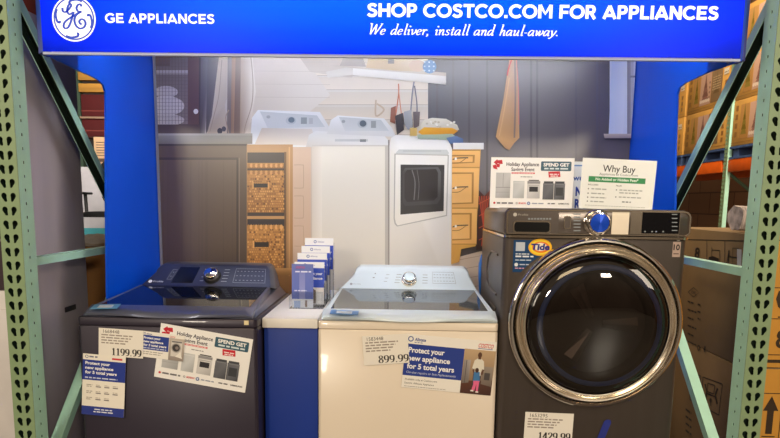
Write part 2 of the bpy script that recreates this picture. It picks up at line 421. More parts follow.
def upright(x_in, sgn, label, ztop=2.6):
    """rack frame running in depth; x_in = the face towards the display, sgn = which way the frame lies from it"""
    xo = x_in+sgn*.076; xa, xb = min(x_in,xo), max(x_in,xo); xm = (xa+xb)/2
    t = thing('rack_upright', label, 'pallet rack', (xm,2.6,0))
    def post(y0):
        near = y0 < 2.5
        pz = [.05+.0478*i for i in range(int((ztop-.1)/.0478))]
        holes = [drop(xa+.022, z, 1) for z in pz]+[drop(xb-.022, z, -1) for z in pz] if near else []
        f = sheet('post', [(xa,.012),(xb,.012),(xb,ztop),(xa,ztop)], holes, lambda u,v,d: Vector((u, y0+.001+d, v)), .002, M_OLIVE, t)
        h2 = [[(y0+.034,z-.005),(y0+.042,z-.005),(y0+.042,z+.005),(y0+.034,z+.005)] for z in [.075+.0478*i for i in range(int((ztop-.15)/.0478))]] if near else []
        sheet('side_flange', [(y0+.002,.012),(y0+.076,.012),(y0+.076,ztop),(y0+.002,ztop)], h2, lambda u,v,d: Vector((x_in+sgn*(.001+d), u, v)), .002, M_GREEN, f)
        MB().box(xo-.002 if sgn>0 else xo, xo if sgn>0 else xo+.002, y0+.002, y0+.076, .012, ztop).build('side_flange', M_GREENSHADE, f, smooth=False)
        MB().box(xa+.002,xb-.002,y0+.074,y0+.076,.012,ztop).build('rear_shade_plate', M_GREENSHADE, f, smooth=False)  # closed dark back plate added so the slots look shaded
        MB().box(xa-.02,xb+.02,y0-.02,y0+.096,0,.01).build('base_plate', M_GREEN, f, smooth=False)
    post(2.05); post(3.05)
    zf = 1.105
    MB().add(*_mesh(channel((xm,2.126,zf),(xm,3.05,zf),(0,0,-1),.04,.03))).build('horizontal_brace', [M_GREEN, M_GREENSHADE], t, smooth=False)
    channel((xm,2.11,2.065),(xm,3.06,1.04),(0,-1,-.9),.042,.036).build('diagonal_brace', [M_GREEN, M_GREENSHADE], t, smooth=False)
    channel((xm,2.11,.235),(xm,3.06,1.18),(0,1,-1),.042,.036).build('diagonal_brace', [M_GREEN, M_GREENSHADE], t, smooth=False)
    return t
def _mesh(mb): return (mb.v, mb.f)
upright(-1.319, -1, 'green perforated pallet rack upright standing left of the dark blue washer')
upright(1.234, 1, 'green perforated pallet rack upright standing right of the graphite front load washer')

# ------------------------------------------------------------------ display stand
XL, XR, YB, YWF = -1.222, 1.142, 3.02, 2.465
stand = thing('display_stand', 'blue display stand with a lit header sign and two side panels', 'display stand', (-.04,2.6,0))
def wing(x0, x1, xpl):
    """L-shaped side panel: a front edge and an arm reaching forward to the header"""
    px = [(78,70),(92,76.4),(99,80.2),(103.5,85),(105.8,92),(106.2,104),(106.4,200),(107.5,290)] if xpl < 0 else [(705,73.5),(691,80),(684,83.4),(679,87.5),(676.6,95),(676.4,106),(675,150),(674.6,206)]
    prof = [at(u,v,X=xpl) for u,v in px]
    yz = [(YB,.0),(YB,2.2),(2.09,2.2),(2.09,ZB-.006)]+[(p.y,p.z) for p in prof]+[(prof[-1].y,0)]
    return MB().loft([[Vector((x0,y,z)) for y,z in yz],[Vector((x1,y,z)) for y,z in yz]]).build('side_panel', M_BLUE, stand, smooth=False)
ZB = 1.835
wing(XL-.008, XL, XL); wing(XR, XR+.008, XR)
MB().box(XL,XR,YB-.002,YB+.02,.0,2.2).build('back_panel', M_NAVY, stand)
MB().box(XL,XR,2.17,YB,2.2,2.22).build('unseen_light_block', M_NAVY, stand)  # unseen roof panel added to block light from above
# header light box
ZB = 1.835; HX0, HX1 = at(43,52,Y=2.08).x, at(740.5,55.5,Y=2.08).x
def header_mat():
    m = bpy.data.materials.new('backlit_blue_face'); m.use_nodes = True
    N = m.node_tree.nodes; L = m.node_tree.links; b = N['Principled BSDF']; out = N['Material Output']
    b.inputs['Base Color'].default_value = lin((0,22,150))+(1,); b.inputs['Roughness'].default_value = .3; b.inputs['Specular IOR Level'].default_value = .15
    tr = N.new('ShaderNodeBsdfTranslucent'); tr.inputs['Color'].default_value = (.0,.034,.95,1)
    mx = N.new('ShaderNodeMixShader'); mx.inputs['Fac'].default_value = .7
    L.new(b.outputs[0], mx.inputs[1]); L.new(tr.outputs[0], mx.inputs[2]); L.new(mx.outputs[0], out.inputs['Surface'])
    return m
hd = MB().add([(HX0,2.08,ZB),(HX1,2.08,ZB),(HX1,2.08,2.3),(HX0,2.08,2.3)],[(0,1,2,3)]).build('header_sign', header_mat(), stand, recalc=False, smooth=False)
M_NAVYD = mat('header_return_blue', (30,70,175), .4, 0, .03)
for x, s in ((HX0,-1),(HX1,1)):
    MB().prism([(x,2.081,ZB),(x+s*.036,2.115,ZB),(x+s*.036,2.165,ZB),(x,2.165,ZB)], (0,0,.465)).build('end_return', M_NAVYD, hd, smooth=False)
MB().box(HX0,HX1,2.0785,2.088,ZB-.010,ZB-.002).build('bottom_trim', M_TRIM, hd, smooth=False)
M_LBOX = mat('light_box_white', (235,235,240), .7)
MB().box(HX0,HX1,2.13,2.134,ZB,ZB+.07).box(HX0,HX1,2.13,2.30,ZB+.07,ZB+.074).box(HX0,HX1,2.30,2.304,ZB+.07,2.3).box(HX0,HX1,2.08,2.304,2.3,2.304).build('light_box', M_LBOX, hd, smooth=False)
M_WLET = bpy.data.materials.new('lit_white_lettering'); M_WLET.use_nodes = True
_b = M_WLET.node_tree.nodes['Principled BSDF']; _b.inputs['Base Color'].default_value = (.9,.9,.92,1); _b.inputs['Emission Color'].default_value = (.92,.95,1,1); _b.inputs['Emission Strength'].default_value = .62
M_EMB = print_mat('lit_emblem_face', .4, .5, .45)
def hx(u, v): p = at(u, v, Y=2.079); return p.x, p.z
def mesh_from_print(pr, name, m, parent, y):
    o = pr.build(name, m, None); o.parent = parent
    o.location = Vector((0,y,0))-ORG[parent]
    return o
# lettering
pr = Print(2e-5); 
x, z = hx(105,22.9); x1, _ = hx(215,22); _, zt = hx(105,13.2)
pr.pen('GE APPLIANCES', x, z, zt-z, (255,255,255), x1-x, GOT, .22, .20)
mesh_from_print(pr, 'brand_lettering', M_WLET, hd, 2.0785); pr = Print(2e-5)
x, z = hx(366.5,16.8); x1, _ = hx(718.5,16.8); zt = hx(366,3.2)[1]
pr.pen('SHOP COSTCO.COM FOR APPLIANCES', x, z, zt-z, (255,255,255), x1-x, GOT, .25, .22)
mesh_from_print(pr, 'slogan_lettering', M_WLET, hd, 2.0785); pr = Print(2e-5)
x, z = hx(367,34.5); x1, _ = hx(558,34.5); zt = hx(367,23.4)[1]
pr.pen('We deliver, install and haul-away.', x, z, zt-z, (255,255,255), x1-x, SC, .125, .05, .26)
mesh_from_print(pr, 'tagline_lettering', M_WLET, hd, 2.0785)
pr = Print(3e-5); ex, ez = hx(74,18.7); er = hx(95.8,18.7)[0]-ex
WH, BL = (250,252,255), (10,60,190)
pr.disc(ex, ez, er, WH, n=64); pr.ring(ex, ez, er*.87, er*.935, BL)
def gz(u, v):                                                # emblem drawn on a 280-unit circle centred at 481,127
    return (ex+(u-481)/143*er, ez-(v-127)/143*er)
for st in ([(410,60),(412,82),(430,86),(452,68),(468,46),(460,36),(446,52),(440,80),(452,100),(476,90)],
           [(482,84),(470,120),(456,156),(440,182),(420,188),(411,174),(420,150),(448,128),(490,104),(528,82)],
           [(536,52),(528,38),(510,44),(502,64),(512,82),(530,84),(512,94),(492,112),(484,140),(494,172),(518,188),(544,180),(556,158),(548,136),(530,130),(516,142),(520,158),(532,160)]):
    pr.stroke([gz(*p) for p in st], er*.105, er*.075, BL)
for k in range(4):
    a0 = math.radians(-95+90*k+8)
    pts = [(ex+er*rr*math.cos(a0+da), ez+er*rr*math.sin(a0+da)) for rr, da in ((.86,-.55),(.84,-.25),(.78,.1),(.68,.2),(.66,.1))]
    pr.stroke(pts, er*.10, er*.10, BL)
mesh_from_print(pr, 'emblem', M_EMB, hd, 2.0783)

# ------------------------------------------------------------------ poster
PY = 3.0
pr = Print(3e-5)
def q(u, v): p = at(u, v, Y=PY); return (p.x, p.z)
PX0, PX1, PZ0, PZ1 = XL+.004, XR-.004, .72, 2.19
def clip(pts, cols):
    def lerp(a, b, t): return tuple(x+(y-x)*t for x, y in zip(a, b))
    for ax, lim, sg in ((0,PX0,1),(0,PX1,-1),(1,PZ0,1),(1,PZ1,-1)):
        out, oc = [], []
        for i in range(len(pts)):
            a, b, ca, cb_ = pts[i-1], pts[i], cols[i-1], cols[i]
            ia, ib = (a[ax]-lim)*sg >= 0, (b[ax]-lim)*sg >= 0
            if ia != ib:
                t = (lim-a[ax])/(b[ax]-a[ax]); out.append(lerp(a,b,t)); oc.append(lerp(ca,cb_,t))
            if ib: out.append(b); oc.append(cb_)
        pts, cols = out, oc
        if not pts: break
    return pts, cols
def pp(pts, col):
    cols = list(col) if isinstance(col, list) else [col]*len(pts)
    cols = (cols+[cols[-1]]*len(pts))[:len(pts)]
    P_, C_ = clip([q(*p) for p in pts], cols)
    if len(P_) > 2: pr.poly(P_, C_)
def pb(u0, v0, u1, v1, col, col2=None):
    """box by its corners in the picture; col top, col2 bottom"""
    pp([(u0,v1),(u1,v1),(u1,v0),(u0,v0)], col if col2 is None else [col2,col2,col,col])
def ph(u0, v0, u1, v1, cl, cr): pp([(u0,v1),(u1,v1),(u1,v0),(u0,v0)], [cl,cr,cr,cl])
def blob(u, v, ru, rv, col, n=20): pp([(u+ru*math.cos(2*PI*i/n), v+rv*math.sin(2*PI*i/n)) for i in range(n)], col)
def pst(pts, w, col): pr.stroke([q(*p) for p in pts], w*.0051, w*.0051, col)
X0, X1 = XL+.004, XR-.004
pr.rect(X0, X1, .72, 2.19, (205,198,190))
# shiplap wall
pb(240,30,432,320,(232,226,216),(214,204,194))
for i, v in enumerate((50,63,77,92,107,122)):
    pb(240,v,432,v+12.4,(230-i*2,217-i,200),(238,227,212)); pb(240,v+12.4,432,v+13,(196,184,172))
pp([(240,50),(300,50),(330,95),(300,120),(240,110)], [(222,208,196),(224,212,200),(232,225,215),(236,230,222),(224,212,200)])
pp([(300,58),(360,56),(352,78),(310,72)], [(205,192,178),(206,194,180),(218,208,196),(216,206,194)])
for v in (71,84,97): pst([(252,v),(330,v+.6)], .35, (206,194,182))
# dark wall right of the shelf
ph(428,30,660,320,(104,100,104),(92,84,84))
ph(428,30,520,320,(92,92,100),(116,112,116)); ph(520,30,600,320,(116,112,116),(94,86,86))
for u in (436,452,468,486,530,536,575,596): pb(u,40,u+2.2,270,(96,92,98),(82,76,78))
pb(428,200,500,300,(84,78,80),(70,62,60))
# floor in the picture
pp([(440,262),(500,246),(500,330),(430,330)], [(196,178,160),(188,168,150),(205,190,175),(210,196,182)])
for k in range(5): pst([(448+k*4,262+k*9),(500,252+k*10)], .5, (150,128,110))
# upper cabinet with mesh door and towels
pb(140,30,205,136,(70,52,52),(92,74,70))
pb(150,50,188,124,(104,90,86),(140,124,116))
pb(150,70,188,74.5,(190,182,174),(160,150,142))
pb(150,50,170,66,(128,96,76),(92,72,62))
for (u,v,ru,rv,c) in ((166,92,12,6,(206,196,190)),(166,106,18.5,10,(216,206,200)),(166,120,18.5,6,(205,194,186))): blob(u,v,ru,rv,[c]*10+[tuple(x-26 for x in c)]*10 if False else c)
for k in range(10): pb(156+k*3.2,50,156.4+k*3.2,124,(92,78,74))
for k in range(20): pb(150,52+k*3.6,188,52.3+k*3.6,(100,86,82))
pb(188,50,200,130,(92,60,54),(104,74,66)); pb(199,50,202,134,(58,44,46),(72,60,60))
blob(196,111.5,2.4,2.6,(240,236,230)); pb(150,124.5,200,134,(84,62,58),(104,86,80))
# hanging coats
pp([(201,48),(212,48),(208,100),(205,134),(200,134)], [(84,82,92),(112,110,120),(140,136,140),(150,142,140),(84,74,76)])
pp([(208,48),(222,48),(220,90),(212,125),(206,134)], [(92,90,100),(118,112,114),(150,144,146),(126,118,118),(90,84,86)])
pp([(220,48),(229,48),(230,90),(225,105),(228,134),(207,134),(212,116)], [(214,200,182),(206,190,172),(204,194,186),(198,186,172),(205,190,172),(190,172,152),(206,194,180)])
pp([(228,48),(232,48),(231,134),(227,134)], [(120,110,112),(132,122,122),(120,108,108),(128,116,114)])
pp([(232,48),(237,48),(234.5,134),(231,134)], [(150,112,92),(160,122,100),(170,136,116),(150,118,100)])
pp([(236,48),(242,48),(241,134),(234,134)], [(120,96,88),(136,112,100),(140,118,106),(126,104,94)])
pp([(241,48),(252,48),(256,92),(251,122),(245,134),(240,134)], [(196,176,156),(232,222,208),(240,232,222),(235,226,214),(214,200,184),(178,154,134)])
pst([(250,48),(253,80),(252,104),(246,124),(244,134)], .8, (182,162,142))
pst([(222,60),(219,95),(214,116),(210,132)], .8, (176,160,142)); pst([(229,110),(226,118),(229,134)], .9, (170,150,132))
blob(220,131,2.6,3,(60,58,70)); blob(224,129,2.2,2.6,(84,80,92))
# washer and dryer in the picture
pb(292.6,146,313,300,(214,188,166),(196,168,146)); pb(311,140,313.5,300,(206,196,186),(186,170,158))
for (v0,v1) in ((165,188),(196,218),(226,246)): pst([(294,v0),(302,v0),(303.5,v0+2),(303.5,v1-2),(302,v1),(294,v1)], .7, (186,160,138))
pp([(250,147),(252,118),(258,110),(320,112),(330,128),(334,147)], [(236,238,240),(246,248,250),(248,250,252),(240,242,244),(232,236,238),(228,230,232)])
pp([(260,111.5),(317,115.5),(325,127),(268,128.5)], [(214,218,222),(206,212,216),(214,220,224),(226,230,233)])
blob(291,120.5,5.2,4,(196,204,210)); blob(291.5,120,3.2,2.8,(96,116,136)); pb(301,117.5,307,124,(150,160,168)); blob(268.5,117,2,1.6,(180,186,192)); pb(309,118,313,124,(190,196,202))
pp([(262,128),(312,129),(316,146),(255,144)], [(226,216,206),(232,226,220),(230,224,218),(222,208,194)])
pp([(306,147),(309,135),(316,131),(383,134.5),(389,141),(390,150)], [(206,202,198),(238,240,240),(246,248,250),(242,244,246),(234,236,238),(222,224,226)])
pb(335,139,368,141.5,(214,218,220),(196,202,206)); pb(360,139.4,366,142,(128,136,142))
pb(312,146,388,300,(232,230,222),(214,208,198)); ph(312,146,322,300,(214,206,196),(232,228,220)); pb(312,145,388,146.4,(206,204,200))
pb(385,146,388.6,300,(196,194,188),(176,170,162)); pb(388,140,389.6,300,(140,138,136),(150,144,138))
pp([(327,134),(331,120),(338,115.5),(384,118.5),(392,128),(396,137)], [(232,234,236),(246,248,250),(250,252,254),(238,240,242),(230,234,236),(226,228,230)])
pp([(339,117),(381,120),(389,131),(345,131)], [(214,218,222),(206,212,216),(214,220,224),(228,232,234)])
blob(362.5,124,5,4.2,(196,204,210)); blob(363,123.6,3.4,3.2,(92,106,120)); pb(371,121,376,128,(160,168,174)); blob(343.5,121.5,1.8,1.6,(170,178,184))
pp([(389.5,300),(389.5,146),(391,138),(396,135),(440,137),(449,141),(452,149),(451.6,300)], [(212,206,198),(234,234,230),(240,242,242),(248,250,250),(246,248,250),(240,242,244),(232,234,234),(210,204,196)])
pp([(396,152.5),(399,149.5),(447,149.8),(449,153),(448,155),(396,155)], (202,208,208)); pb(403,150.6,441,152.4,(170,178,180),(206,212,212))
pp([(394.4,153.6),(448.8,155),(447,216),(397,226.5),(394.6,224),(393.6,219)], (176,176,172))
pp([(395.6,154.6),(447.6,155.8),(446,215),(397.6,225.4),(395.8,223),(394.8,218)], [(240,241,238),(236,237,236),(228,226,220),(230,227,220),(228,226,220),(230,228,222)])
pp([(400.6,164.6),(444.4,165),(443.6,211),(400.4,214.6)], [(58,60,64),(50,52,56),(54,54,56),(62,62,64)])
pp([(405,168),(438,167),(441,172),(440.5,199),(437,204),(405,206),(402.6,202),(402.6,172)], [(92,94,98)]*3+[(72,72,76)]*5)
pp([(407,170),(436,169),(438,173),(437.5,197),(434,200.5),(407,202),(404.6,198),(404.6,174)], [(44,42,46)]*4+[(56,54,56)]*4)
pst([(412,170),(415,182),(414,200)], 1.1, (112,112,116)); pst([(417,170),(419,184),(418,200)], .7, (104,104,108))
# worktop and cabinet under it
pb(140,133.5,252.5,144,(168,164,154),(128,124,116)); pb(140,133.5,252.5,135.5,(186,182,172))
pb(140,144,247.5,300,(98,80,68),(74,59,50)); pb(140,144,247.5,146,(60,50,46))
pb(150,158.5,238,290,(104,86,73),(76,61,52)); pb(150,157.5,238.5,160,(64,52,48)); pb(236.6,158,238.6,290,(58,46,42)); pb(239,158,240,290,(120,104,94))
for k in range(14):
    u = random.uniform(158,234); pb(u,161,u+random.uniform(.6,1.6),285,(98,81,69),(71,57,49))
# open shelf with baskets
pb(247,144.5,293,300,(190,146,98),(150,108,66)); pb(288.8,147,290.2,276,(214,172,120),(186,140,86))
pb(247.5,152.5,286.5,216,(52,44,50),(60,50,50)); pb(247.5,216,286.5,219,(196,150,96)); pb(247.5,219,286.5,268,(46,40,48),(54,46,48))
pb(284.5,152,286.5,268,(116,84,54),(96,68,44)); pb(247.5,268,293,275,(196,148,92),(160,118,70))
pp([(292.6,275),(300,262),(300,300),(292.6,300)], (150,112,74))
def basket(v0, v1):
    pb(247.5,v0,284,v1,(186,130,66),(150,98,44))
    nr = int((v1-v0)/2.4)
    for i in range(nr):
        for j in range(17):
            u = 247.6+j*2.14+(i%2)*1.0
            r = random.random(); c = (214,160,92) if r>.72 else (190,134,70) if r>.3 else (150,102,52) if r>.1 else (104,66,34)
            v = v0+i*(v1-v0)/nr
            pr.poly([q(u,v+1.9),q(u+1.5,v+2.1),q(u+1.6,v+.4),q(u+.1,v+.2)], c, lift=(j==0 and i==0))
pb(247.5,163,284,168.5,(190,136,74),(140,92,46)); 
for j in range(14): blob(249+j*2.5,165.6,1.5,2.2,(214,158,92) if j%2 else (170,116,58),8)
basket(170.5,212.5); pb(254,183.5,268,187.5,(34,26,28)); pb(252.5,182,254,189,(214,160,92)); pb(268,182,269.5,189,(214,160,92))
pb(247.5,169.4,284,170.6,(80,54,34))
for j in range(14): blob(249+j*2.5,172.6,1.5,2.2,(206,150,86) if j%2 else (160,108,54),8)
basket(226,268); pb(254.5,242,269,247,(34,26,28)); pb(253,240.6,254.6,248,(220,168,100))
for j in range(14): blob(249+j*2.5,227,1.6,2.6,(220,166,98) if j%2 else (176,122,62),8)
# floating shelf and what is on it
pp([(326,72),(353,66.5),(353,75),(328,78)], [(222,216,206),(214,208,198),(228,222,212),(232,226,216)])
pp([(353,68),(446,76),(446,85),(353,75.5)], [(246,244,238),(240,238,232),(226,222,214),(232,228,220)])
pp([(328,66),(353,64.5),(446,73),(446,76.4),(353,68.4)], (206,196,182))
pp([(366,68),(370,52),(410,52),(424,66),(420,72),(395,71)], [(206,180,136),(214,190,150),(220,198,162),(226,208,180),(214,194,162),(198,172,130)])
pp([(340,66),(344,56),(362,55),(366,67)], [(170,160,150),(186,176,166),(176,166,156),(160,150,140)])
pb(388,56,394,64,(170,168,160),(120,114,104)); blob(417,66,8,6,(216,190,162)); blob(429.5,67,6.8,6.8,(86,138,186)); 
for k in range(9): blob(424.5+(k%3)*4.6,62.5+(k//3)*4.2,.9,.9,(198,220,236),8)
# utensils under the shelf
pst([(398.5,84),(398.5,95),(395,120)], 1.1, (206,120,86)); pst([(398.5,90),(402,120)], .9, (214,138,104)); pp([(391,108),(396,106),(395,124),(390,122)], (150,92,72))
pp([(395,116),(403,113),(404,130),(397,135)], [(64,60,66),(74,70,74),(52,50,58),(48,46,52)])
pst([(414,82),(412,96),(410,122)], 1.3, (130,132,144)); pst([(414.5,86),(417,106),(416,126)], 1.1, (112,112,126)); pp([(404,112),(411,110),(413,127),(408,130),(404,124)], [(160,164,172),(176,180,186),(150,154,160),(140,144,150),(148,152,158)])
pp([(413,112),(420,112),(419,126),(414,129)], [(108,98,100),(116,106,108),(96,84,84),(92,80,80)]); pst([(376,100),(376,116),(384,110),(377,104)], 1.6, (206,186,160))
pb(410,128,417,136,(230,198,120),(214,180,100))
# folded towels and dresser
pp([(419,128),(424,120),(432,118),(446,119),(457,125),(459,130),(450,133),(424,133)], [(226,220,200),(238,232,216),(246,242,230),(240,236,222),(232,226,208),(206,198,178),(214,206,188),(220,212,196)])
for k in range(16): blob(random.uniform(425,455),random.uniform(121,131),1.3,1,(206,196,172) if k%2 else (250,247,238),8)
pp([(418,132),(424,127.5),(452,128),(458,131),(453,134.5),(422,135)], [(238,170,40),(244,186,62),(246,186,64),(232,160,44),(228,152,34),(236,166,40)])
pp([(417,135),(452,134),(456,137),(450,140),(418,139)], [(172,190,168),(182,198,176),(166,186,164),(150,172,152),(160,178,160)])
pp([(446,138),(456,136),(463,139),(463,143),(450,144)], [(92,120,168),(104,134,182),(78,106,158),(70,96,148),(80,108,156)])
pp([(453,143),(483.5,143),(483.5,149.5),(453,149.5)], [(244,246,246),(238,240,242),(224,224,222),(232,232,230)])
pp([(452,149.5),(480.5,149.5),(475.5,246),(461,249),(459,262),(451,264)], [(238,184,106),(228,170,92),(208,156,74),(214,162,80),(196,142,66),(206,154,76)])
pb(452,149.5,480,151,(176,130,66))
def drawer(v0, v1, w):
    pb(452,v0,w,v1,(240,188,112),(226,170,96)); pb(452,v1-.5,w,v1+.6,(186,136,68))
    pp([(452,v0+4),(w-5,v0+4),(w-5.4,v1-4.5),(452,v1-3.6)], (172,122,60)); pp([(452,v0+5.6),(w-7,v0+5.4),(w-7.2,v1-5.6),(452,v1-5)], [(232,178,102),(230,174,98),(238,186,114),(240,190,118)])
    m = (v0+v1)/2
    pst([(452.5,m+.5),(457,m-1),(468,m-1.4)], 1.1, (60,54,52)); pst([(452,m+4),(459,m+3.6),(466,m-1)], .7, (150,104,52)); blob(455.6,m-.4,1.2,1.5,(236,232,226),8)
drawer(151,167.5,479.6); drawer(168.5,208,478.6); drawer(209,244,476.6)
pp([(478.6,190),(484,196),(490,190),(492,248),(476,250)], [(64,50,48),(96,48,40),(120,58,44),(66,46,42),(58,44,42)])
for k in range(5): pst([(479+k*2.4,196),(486-k*1.2,246)], 1, (182,76,52)); 
for k in range(4): pst([(478.6,204+k*12),(490,198+k*12)], .8, (196,92,62))
# hanging towel
pp([(509.5,56),(516,56),(518.4,100),(519,138),(514,143),(509,150),(505,148.5),(495.5,137),(503,100)], [(206,142,112),(196,158,132),(196,164,134),(214,170,120),(200,154,104),(180,136,92),(186,142,98),(216,170,114),(206,164,118)])
pst([(512,58),(508,70),(507,76)], 1.3, (214,72,66)); pst([(514.5,60),(515,100),(514,138)], 1.6, (140,120,112)); pst([(516,60),(518,90),(518.6,125)], .9, (214,130,120))
pst([(509,78),(504,110),(499,136)], 1.1, (222,182,130))
# window
ph(609,40,626.5,134,(226,234,248),(244,248,252)); pp([(612,40),(626,40),(622.5,134),(608,134)], [(214,226,246),(238,244,252),(246,250,254),(222,232,248)])
ph(626.5,40,630,134,(150,146,146),(176,170,168)); pb(630,40,637,134,(200,200,206),(206,204,206)); ph(633,40,648,134,(232,236,242),(214,218,226)); pb(629,76,637,78,(150,150,156))
pp([(603,134),(640,134),(640,138),(604,138.4)], [(220,206,190),(228,216,202),(178,160,144),(182,164,148)])
pb(604,138.4,640,140,(66,58,58))
ptop = thing('poster', 'large printed laundry room poster on the back of the blue display stand', 'poster', (-.04,PY,.72))
po = pr.build('printed_picture', M_POSTER, None); po.parent = ptop; po.location = Vector((0,PY,0))-Vector((-.04,PY,.72))
MB().box(X0,X1,PY+.001,YB-.003,.72,2.19).build('backing_board', mat('white_board', (225,222,216), .6), ptop, smooth=False)
MB().box(X0,X0+.012,PY-.012,PY-.006,.72,2.19).build('edge_strip', mat('grey_edge', (150,152,160), .4, .3), ptop, smooth=False)

# ------------------------------------------------------------------ top load washers
def topload(name, label, x0, x1, mbody, mtop, mlegend, lid0, lid1, cb0, cb1, ct0, ct1, dark, k=1.0, mcon=None):
    """x0,x1 cabinet; lid front width; console base and console top widths"""
    YF, YR = 2.222*k, 2.90*k; ZS = H-.455*k
    x0,x1,lid0,lid1,cb0,cb1,ct0,ct1 = [q_*k for q_ in (x0,x1,lid0,lid1,cb0,cb1,ct0,ct1)]
    cxm = (x0+x1)/2
    t = thing(name, label, 'washing machine', (cxm,YF,0))
    # cabinet with softly rounded front corners
    rr = lambda z, g=0: [Vector((a,b,z)) for a,b in rrect(x0+g,x1-g,YF+g,YR-g,(.014,.014,.01,.01),5)]
    MB().loft([rr(.03,.004),rr(.034),rr(ZS-.037),rr(ZS-.033,.003)]).build('cabinet', mbody, t)
    MB().loft([rr(ZS-.032,.003),rr(ZS-.029),rr(ZS-.004),rr(ZS,.003)]).build('top_band', mbody, t)
    for fx in (x0+.05,x1-.05):
        for fy in (YF+.06,YR-.06): MB().cyl((fx,fy,0),(fx,fy,.032),.02).build('foot', M_BLACK, t)
    # top deck and lid
    YL = 2.70*k; zr = H-.395*k
    def bump(s): return math.exp(-((s-.5)/.22)**2)
    n = 28; rows = []
    prof = [(0,-.004,ZS+.004),(-.012,-.007,ZS+.010),(-.016,0,ZS+.019),(-.006,0,ZS+.027),(.02,0,ZS+.033)]
    mb = MB(); loops = []
    for i in range(n+1):
        s = i/n; xx = lid0+(lid1-lid0)*s; b = bump(s)
        e = min(1, min(s,1-s)/.05); e = math.sqrt(1-(1-e)**2)
        loop = [Vector((xx, YF+.04, ZS+.002)), Vector((xx, YF+.006, ZS+.002+.0*b))]
        for (dy, db, z) in prof: loop.append(Vector((xx, YF+.006+(dy+db*b*1.4)*e+.0*(1-e), ZS+.002+(z-ZS-.002)*(.35+.65*e)-.006*b*(1 if z < ZS+.02 else .7))))
        loop.append(Vector((xx, YF+.07, ZS+.036)))
        loops.append(loop)
    mb.loft(loops)
    lid = mb.build('lid', mtop, t)
    # lid side rails, running back to the console
    gx0, gx1, bx0, bx1 = lid0+.026, lid1-.026, cb0+.014, cb1-.014
    for a, b2, c, d in ((lid0+.004,gx0,cb0,bx0),(gx1,lid1-.004,bx1,cb1)):
        lo = lambda xa, xb, y, z: [Vector((xa,y,z-.03)),Vector((xb,y,z-.03)),Vector((xb,y,z)),Vector((xa,y,z))]
        MB().loft([lo(a,b2,YF+.068,ZS+.034),lo(c,d,YL,zr)]).build('side_rail', mtop, lid, bevel=.004)
    MB().add([(gx0,YF+.0685,ZS+.0335),(gx1,YF+.0685,ZS+.0335),(bx1,YL,zr-.002),(bx0,YL,zr-.002),(gx0,YF+.0685,ZS+.0275),(gx1,YF+.0685,ZS+.0275),(bx1,YL,zr-.008),(bx0,YL,zr-.008)],
             [(0,1,2,3),(7,6,5,4),(0,4,5,1),(1,5,6,2),(2,6,7,3),(3,7,4,0)]).build('glass_pane', dark, lid, smooth=False)
    MB().loft([[Vector((x0+.012,YF+.03,ZS+.001)),Vector((x1-.012,YF+.03,ZS+.001)),Vector((x1-.012,YR-.01,ZS+.001)),Vector((x0+.012,YR-.01,ZS+.001))],
               [Vector((lid0-.002,YF+.06,ZS+.02)),Vector((lid1+.002,YF+.06,ZS+.02)),Vector((cb1+.006,YR-.01,zr-.022)),Vector((cb0-.006,YR-.01,zr-.022))]]).build('top_deck', mtop, t, bevel=.004)
    # console
    def face(y, z0, zt, b0, b1, t0, t1, tilt, r=.035):
        out = []
        pts = [(b0,z0),(b1,z0)]
        # right flank up, rounded top corners, left flank down
        for (cxx, czz, a0) in ((t1-r, zt-r, 0),(t0+r, zt-r, PI/2)):
            for i in range(7):
                a = a0+i*PI/12; pts.append((cxx+r*math.cos(a), czz+r*math.sin(a)))
        for px_, pz in pts: out.append(Vector((px_, y+(pz-z0)*tilt, pz)))
        return out
    z0, zt = zr-.006, H-.306*k
    f0 = face(YL+.002, z0, zt-.004, cb0+.002, cb1-.002, ct0+.003, ct1-.003, .95)
    f1 = face(YL+.006, z0, zt, cb0, cb1, ct0, ct1, .95)
    f2 = face(YL+.10, z0-.02, zt+.004, cb0-.004, cb1+.008, ct0-.004, ct1+.008, .5)
    f3 = face(YR-.004, z0-.05, zt-.03, cb0-.004, cb1+.012, ct0-.004, ct1+.01, 0)
    con = MB().loft([f0,f1,f2,f3]).build('console', mcon or mtop, t)
    # face frame: u 0..1 along width, v 0..1 up the face
    def fp(u, v, d=0.0):
        zz = z0+(zt-z0)*v
        xa = cb0+(ct0-cb0)*v; xb = cb1+(ct1-cb1)*v
        yy = YL+.002+(zz-z0)*.95
        nrm = Vector((0,-1,.95)).normalized()
        return Vector((xa+(xb-xa)*u, yy, zz))+nrm*d
    nrm = Vector((0,-1,.95)).normalized()
    def patch(u0, u1, v0, v1, nm, m, d=.0012):
        return MB().prism([fp(u0,v0,-.001),fp(u1,v0,-.001),fp(u1,v1,-.001),fp(u0,v1,-.001)], nrm*(d+.001)).build(nm, m, con, smooth=False)
    return t, con, fp, patch, nrm, lid
def legends(fp, nrm, con, m, rows, name='legend_print'):
    mb = MB()
    for (u0,u1,v0,v1) in rows:
        mb.prism([fp(u0,v0,-.0005),fp(u1,v0,-.0005),fp(u1,v1,-.0005),fp(u0,v1,-.0005)], nrm*.0013)
    return mb.build(name, m, con, smooth=False)
def on_face(pr, name, m, con, fp, u, v):
    """a print laid on the sloping console face, origin at u,v"""
    o = pr.build(name, m, None); o.parent = con
    o.location = fp(u,v,.0014)-ORG[con]; o.rotation_euler = (-math.atan2(.95,1),0,0)
    return o

